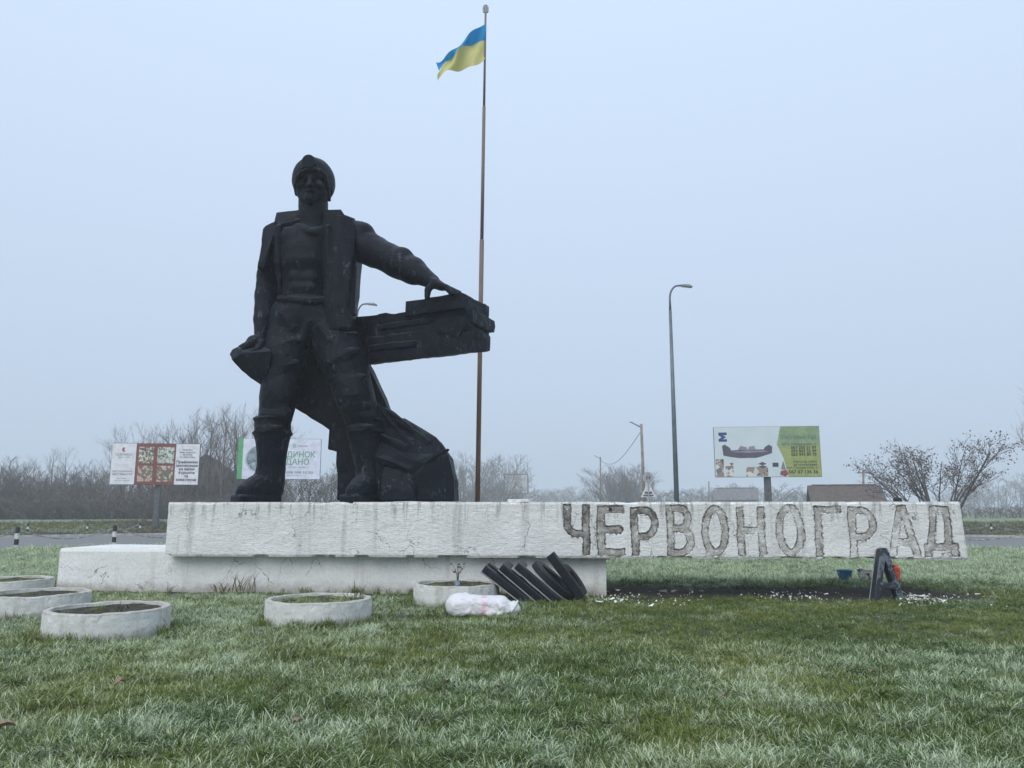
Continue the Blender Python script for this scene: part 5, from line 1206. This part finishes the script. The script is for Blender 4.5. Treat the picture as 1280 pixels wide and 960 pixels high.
# a pale yellow young tree in the thicket
o = plant(TALL[2], 118, 60, 578, 'small tree with the last pale yellow leaves in the thicket', None)
V = []; Fc = []
for q in TALL[2][3]:
    if q.z < 4.5 or lr.random() < .72: continue
    for _ in range(2):
        c_ = q + Vector((lr.gauss(0, .15), lr.gauss(0, .15), lr.gauss(0, .15))); a = lr.uniform(0, 6.28); s_ = Vector((math.cos(a), math.sin(a), .3)) * .08; d_ = Vector((0, lr.gauss(0, .05), -.16)); b = len(V); V += [c_, c_ + d_ * .5 + s_, c_ + d_, c_ + d_ * .5 - s_]; Fc.append((b, b + 1, b + 2, b + 3))
me = bpy.data.meshes.new('leaves'); me.from_pydata([tuple(v) for v in V], [], Fc); me.update(); link('leaves', me, simple('pale_yellow_leaf', (.38, .36, .14), .9, .2, 2), o)
# ------------------------------------------------------------------ frosty grass: tufts scattered over the lawn
t = NT('grass_blade')
fr = t.attr('frost_amt', 'INSTANCER'); tip = t.attr('tip'); rnd = t.attr('rnd'); hue = t.attr('hue', 'INSTANCER')
green = t.mix(t.rng(t.math('ADD', t.math('MULTIPLY', rnd, .6), t.math('MULTIPLY', hue, .5)), .2, .9), (.054, .106, .015), (.215, .24, .052))
green = t.mix(t.rng(hue, 1.0, 1.4), green, t.mix(rnd, (.09, .075, .05), (.20, .17, .11)))
green = t.mix(t.rng(rnd, .93, .97), green, (.20, .16, .08))
fz = t.rng(t.math('ADD', t.math('ADD', t.math('MULTIPLY', fr, 1.0), t.math('MULTIPLY', tip, .60)), t.math('MULTIPLY', t.math('SUBTRACT', rnd, .5), 1.1)), .58, 1.42)
t.col(t.mix(t.math('MULTIPLY', fz, .88), green, (.60, .69, .49))); t.rough(.75); t.b.inputs['Specular IOR Level'].default_value = .25
tr = t.n('ShaderNodeBsdfTranslucent'); t.l(t.b.inputs['Base Color'].links[0].from_socket, tr.inputs[0]); mxs = t.n('ShaderNodeMixShader'); mxs.inputs[0].default_value = .10
t.l(t.b.outputs[0], mxs.inputs[1]); t.l(tr.outputs[0], mxs.inputs[2]); t.l(mxs.outputs[0], t.out.inputs[0]); GRASSM = t.m
tcol = bpy.data.collections.new('grass_tufts')
def tuft(seed, n, R_, L0, L1, wid, lie):
    r = random.Random(seed); V = []; Fc = []; tp = []; rd = []
    for _ in range(n):
        a = r.uniform(0, 6.283); q = R_ * math.sqrt(r.random()); p = Vector((q * math.cos(r.uniform(0, 6.283)), q * math.sin(r.uniform(0, 6.283)), -.01)); L_ = r.uniform(L0, L1); tilt = min(abs(r.gauss(lie, .36)), 1.5); bend = r.uniform(.0, .8) if lie > .9 else r.uniform(.9, 2.0) if lie > .4 else r.uniform(.2, .9); yw = r.gauss(0, .55)
        rr = r.random(); b = len(V); ns = 4
        for i_ in range(ns):
            tt = i_ / ns; ww = wid * (1 - .55 * tt) * r.uniform(.8, 1.2); side = Vector((-math.sin(a), math.cos(a), 0)) * ww
            V += [p - side, p + side]; tp += [tt, tt]; rd += [rr, rr]
            an = min(tilt + bend * tt * 1.1, 2.15); aa = a + yw * tt; p = p + Vector((math.cos(aa) * math.sin(an), math.sin(aa) * math.sin(an), math.cos(an))) * (L_ / ns)
        V.append(p); tp.append(1); rd.append(rr)
        Fc += [(b, b + 1, b + 3), (b, b + 3, b + 2), (b + 2, b + 3, b + 5), (b + 2, b + 5, b + 4), (b + 4, b + 5, b + 7), (b + 4, b + 7, b + 6), (b + 6, b + 7, b + 8)]
    me = mesh_np('tuft_%d' % seed, np.array([tuple(v) for v in V]), np.array(Fc)); attr(me, 'tip', tp); attr(me, 'rnd', rd); me.materials.append(GRASSM)
    o = bpy.data.objects.new('tuft_%02d' % seed, me); tcol.objects.link(o)
for i_ in range(4): tuft(i_, 44, .085, .05, .10, .0030, 1.12)          # short sward
for i_ in range(4, 8): tuft(i_, 34, .035, .09, .17, .0032, .55)        # long, lying
for i_ in range(8, 10): tuft(i_, 16, .04, .10, .18, .0032, .25)         # upright
def scatter(n, y0, y1, dens_pow=1.0):
    y = y0 + (y1 - y0) * rng.random(n); hw = .70 * y + .8; x = (rng.random(n) * 2 - 1) * hw; keep = rng.random(n) < hw / hw.max(); return x[keep], y[keep]
px_, py_, sc_ = [], [], []
for (n, y0, y1, s0) in ((21000, 3.4, 6.0, 1.0), (30000, 6.0, 9.5, 1.0), (26000, 9.5, 14.8, .95), (12000, 14.8, 20, 1.0), (24000, 18, 30, 1.3), (12000, 28, 42, 2.2)):
    x, y = scatter(n, y0, y1); px_.append(x); py_.append(y); sc_.append(np.full(len(x), s0))
x = np.concatenate(px_); y = np.concatenate(py_); s = np.concatenate(sc_)
ok = (np.hypot(x - ICX, y - ICY) < R_IN - .1)
for (qx, qy, ro, h) in PLANTERS: ok &= np.hypot(x - qx, y - qy) > ro + .01
# keep out of the base block, thin out on bare earth
lu = (x - WL[0]) * WDIR[0] + (y - WL[1]) * WDIR[1]; lw = -(x - WL[0]) * WDIR[1] + (y - WL[1]) * WDIR[0]
ok &= ~((lu > uL - .02) & (lu < uR + .02) & (lw > .22) & (lw < 2.05))
sm = soil_mask(x, y); ok &= rng.random(len(x)) > sm * 1.1
dirt = sstep(.54, .68, fbm(x * .9, y * .9, seed=91, octv=4)) * .72; ok &= rng.random(len(x)) > dirt
x, y, s = x[ok], y[ok], s[ok]; lw = lw[ok]; lu = lu[ok]
fr_ = frost_at(x, y); clump = fbm(x * 1.7, y * 1.7, seed=95, octv=3) * .5 + .5 * vnoise(x * 5, y * 5, seed=96)
near = np.full(len(x), 9.)
for (qx, qy, ro, h) in PLANTERS: near = np.minimum(near, np.abs(np.hypot(x - qx, y - qy) - ro))
near = np.where((lu > uL) & (lu < uR), np.minimum(near, np.abs(lw - .2)), near)
edge = sstep(.22, .03, near)
fr_ = np.clip(fr_ - .5 * edge + (clump - .5) * .5 + rng.normal(0, .16, len(x)), 0, 1)
long_ = rng.random(len(x)) < np.clip((clump - .42) * 2.2 + fr_ * .22, .05, .8)
idx = np.where(long_, rng.integers(4, 8, len(x)), rng.integers(0, 4, len(x))); idx = np.where(rng.random(len(x)) < .06 + .5 * edge, rng.integers(8, 10, len(x)), idx)
s = s * (.62 + .55 * clump + .25 * rng.random(len(x))) * (1 + .35 * edge) * np.where((x > 1.0) & (y > 10) & (y < 15), .72, 1.0)
rot = np.stack([rng.normal(0, .12, len(x)), rng.normal(0, .12, len(x)), rng.random(len(x)) * 6.283], 1)
xs, ys, zs, ss, ii, ff_, hh_, rr_ = [x], [y], [ground_z(x, y)], [s], [idx], [fr_], [vnoise(x * .8, y * .8, seed=97)], [rot]
for pi, cnt, f0 in ((3, 420, .38), (4, 130, .2), (2, 150, .1), (0, 40, .15), (1, 60, .15)):                    # grass inside the planters
    qx, qy, ro, h = PLANTERS[pi]; a = rng.random(cnt) * 6.283; q = (ro - .17) * np.sqrt(rng.random(cnt))
    xs.append(qx + q * np.cos(a)); ys.append(qy + q * np.sin(a)); zs.append(np.full(cnt, h - .075)); ss.append(.6 + .4 * rng.random(cnt)); ii.append(rng.integers(0, 4, cnt)); ff_.append(np.full(cnt, f0)); hh_.append(np.full(cnt, .7)); rr_.append(np.stack([np.zeros(cnt), np.zeros(cnt), a * 7], 1))
# the verge beyond the road
a = rng.uniform(.25, math.pi - .25, 16000); q = R_OUT + .3 + 11 * rng.random(16000)**1.3; vx = ICX + q * np.cos(a); vy = ICY + q * np.sin(a)
kk = np.abs(vx) < .72 * vy; vx, vy = vx[kk], vy[kk]; n = len(vx)
xs.append(vx); ys.append(vy); zs.append(ground_z(vx, vy)); ss.append(2.4 + rng.random(n)); ii.append(rng.integers(0, 8, n)); ff_.append(np.clip(.12 + .9 * (fbm(vx * .4, vy * .4, seed=99) - .4), 0, 1)); hh_.append(1.02 + .6 * fbm(vx * .3, vy * .3, seed=101)); rr_.append(np.stack([np.zeros(n), np.zeros(n), rng.random(n) * 6.28], 1))
x, y, z, s, idx, fr_, hu = [np.concatenate(q) for q in (xs, ys, zs, ss, ii, ff_, hh_)]; rot = np.concatenate(rr_)
me = bpy.data.meshes.new('grass'); me.vertices.add(len(x)); me.vertices.foreach_set('co', np.stack([x, y, z], 1).astype(np.float32).ravel())
attr(me, 'size', s); attr(me, 'frost_amt', fr_); attr(me, 'hue', hu)
q = me.attributes.new('which', 'INT', 'POINT'); q.data.foreach_set('value', idx.astype(np.int32))
q = me.attributes.new('turn', 'FLOAT_VECTOR', 'POINT'); q.data.foreach_set('vector', rot.astype(np.float32).ravel())
grass = link('grass', me, None); tag(grass, 'frost covered green grass of the lawn and verge', 'grass', kind='stuff')
ng_ = bpy.data.node_groups.new('scatter_tufts', 'GeometryNodeTree'); ng_.interface.new_socket('Geometry', in_out='INPUT', socket_type='NodeSocketGeometry'); ng_.interface.new_socket('Geometry', in_out='OUTPUT', socket_type='NodeSocketGeometry')
N = ng_.nodes; gi = N.new('NodeGroupInput'); go = N.new('NodeGroupOutput'); ip = N.new('GeometryNodeInstanceOnPoints'); ci = N.new('GeometryNodeCollectionInfo')
ci.inputs['Collection'].default_value = tcol; ci.inputs['Separate Children'].default_value = True; ci.inputs['Reset Children'].default_value = True
def named(nm, ty):
    q = N.new('GeometryNodeInputNamedAttribute'); q.data_type = ty; q.inputs['Name'].default_value = nm; return q.outputs['Attribute']
K = ng_.links.new
K(gi.outputs[0], ip.inputs['Points']); K(ci.outputs[0], ip.inputs['Instance']); ip.inputs['Pick Instance'].default_value = True
K(named('which', 'INT'), ip.inputs['Instance Index']); K(named('size', 'FLOAT'), ip.inputs['Scale'])
er = N.new('FunctionNodeEulerToRotation'); K(named('turn', 'FLOAT_VECTOR'), er.inputs[0]); K(er.outputs[0], ip.inputs['Rotation']); K(ip.outputs[0], go.inputs[0])
md = grass.modifiers.new('tufts', 'NODES'); md.node_group = ng_

# ------------------------------------------------------------------ fog
m = MB(); m.box((0, 100, 7.1), (415, 415, 8.6)); t = NT('haze'); t.t.nodes.remove(t.b)
pv = t.n('ShaderNodeVolumePrincipled'); pv.inputs['Color'].default_value = (.93, .95, .98, 1); pv.inputs['Density'].default_value = .0017; pv.inputs['Anisotropy'].default_value = .2
t.l(pv.outputs[0], t.out.inputs['Volume']); tag(m.build('haze', t.m), 'pale morning fog filling the air', 'fog', kind='stuff')
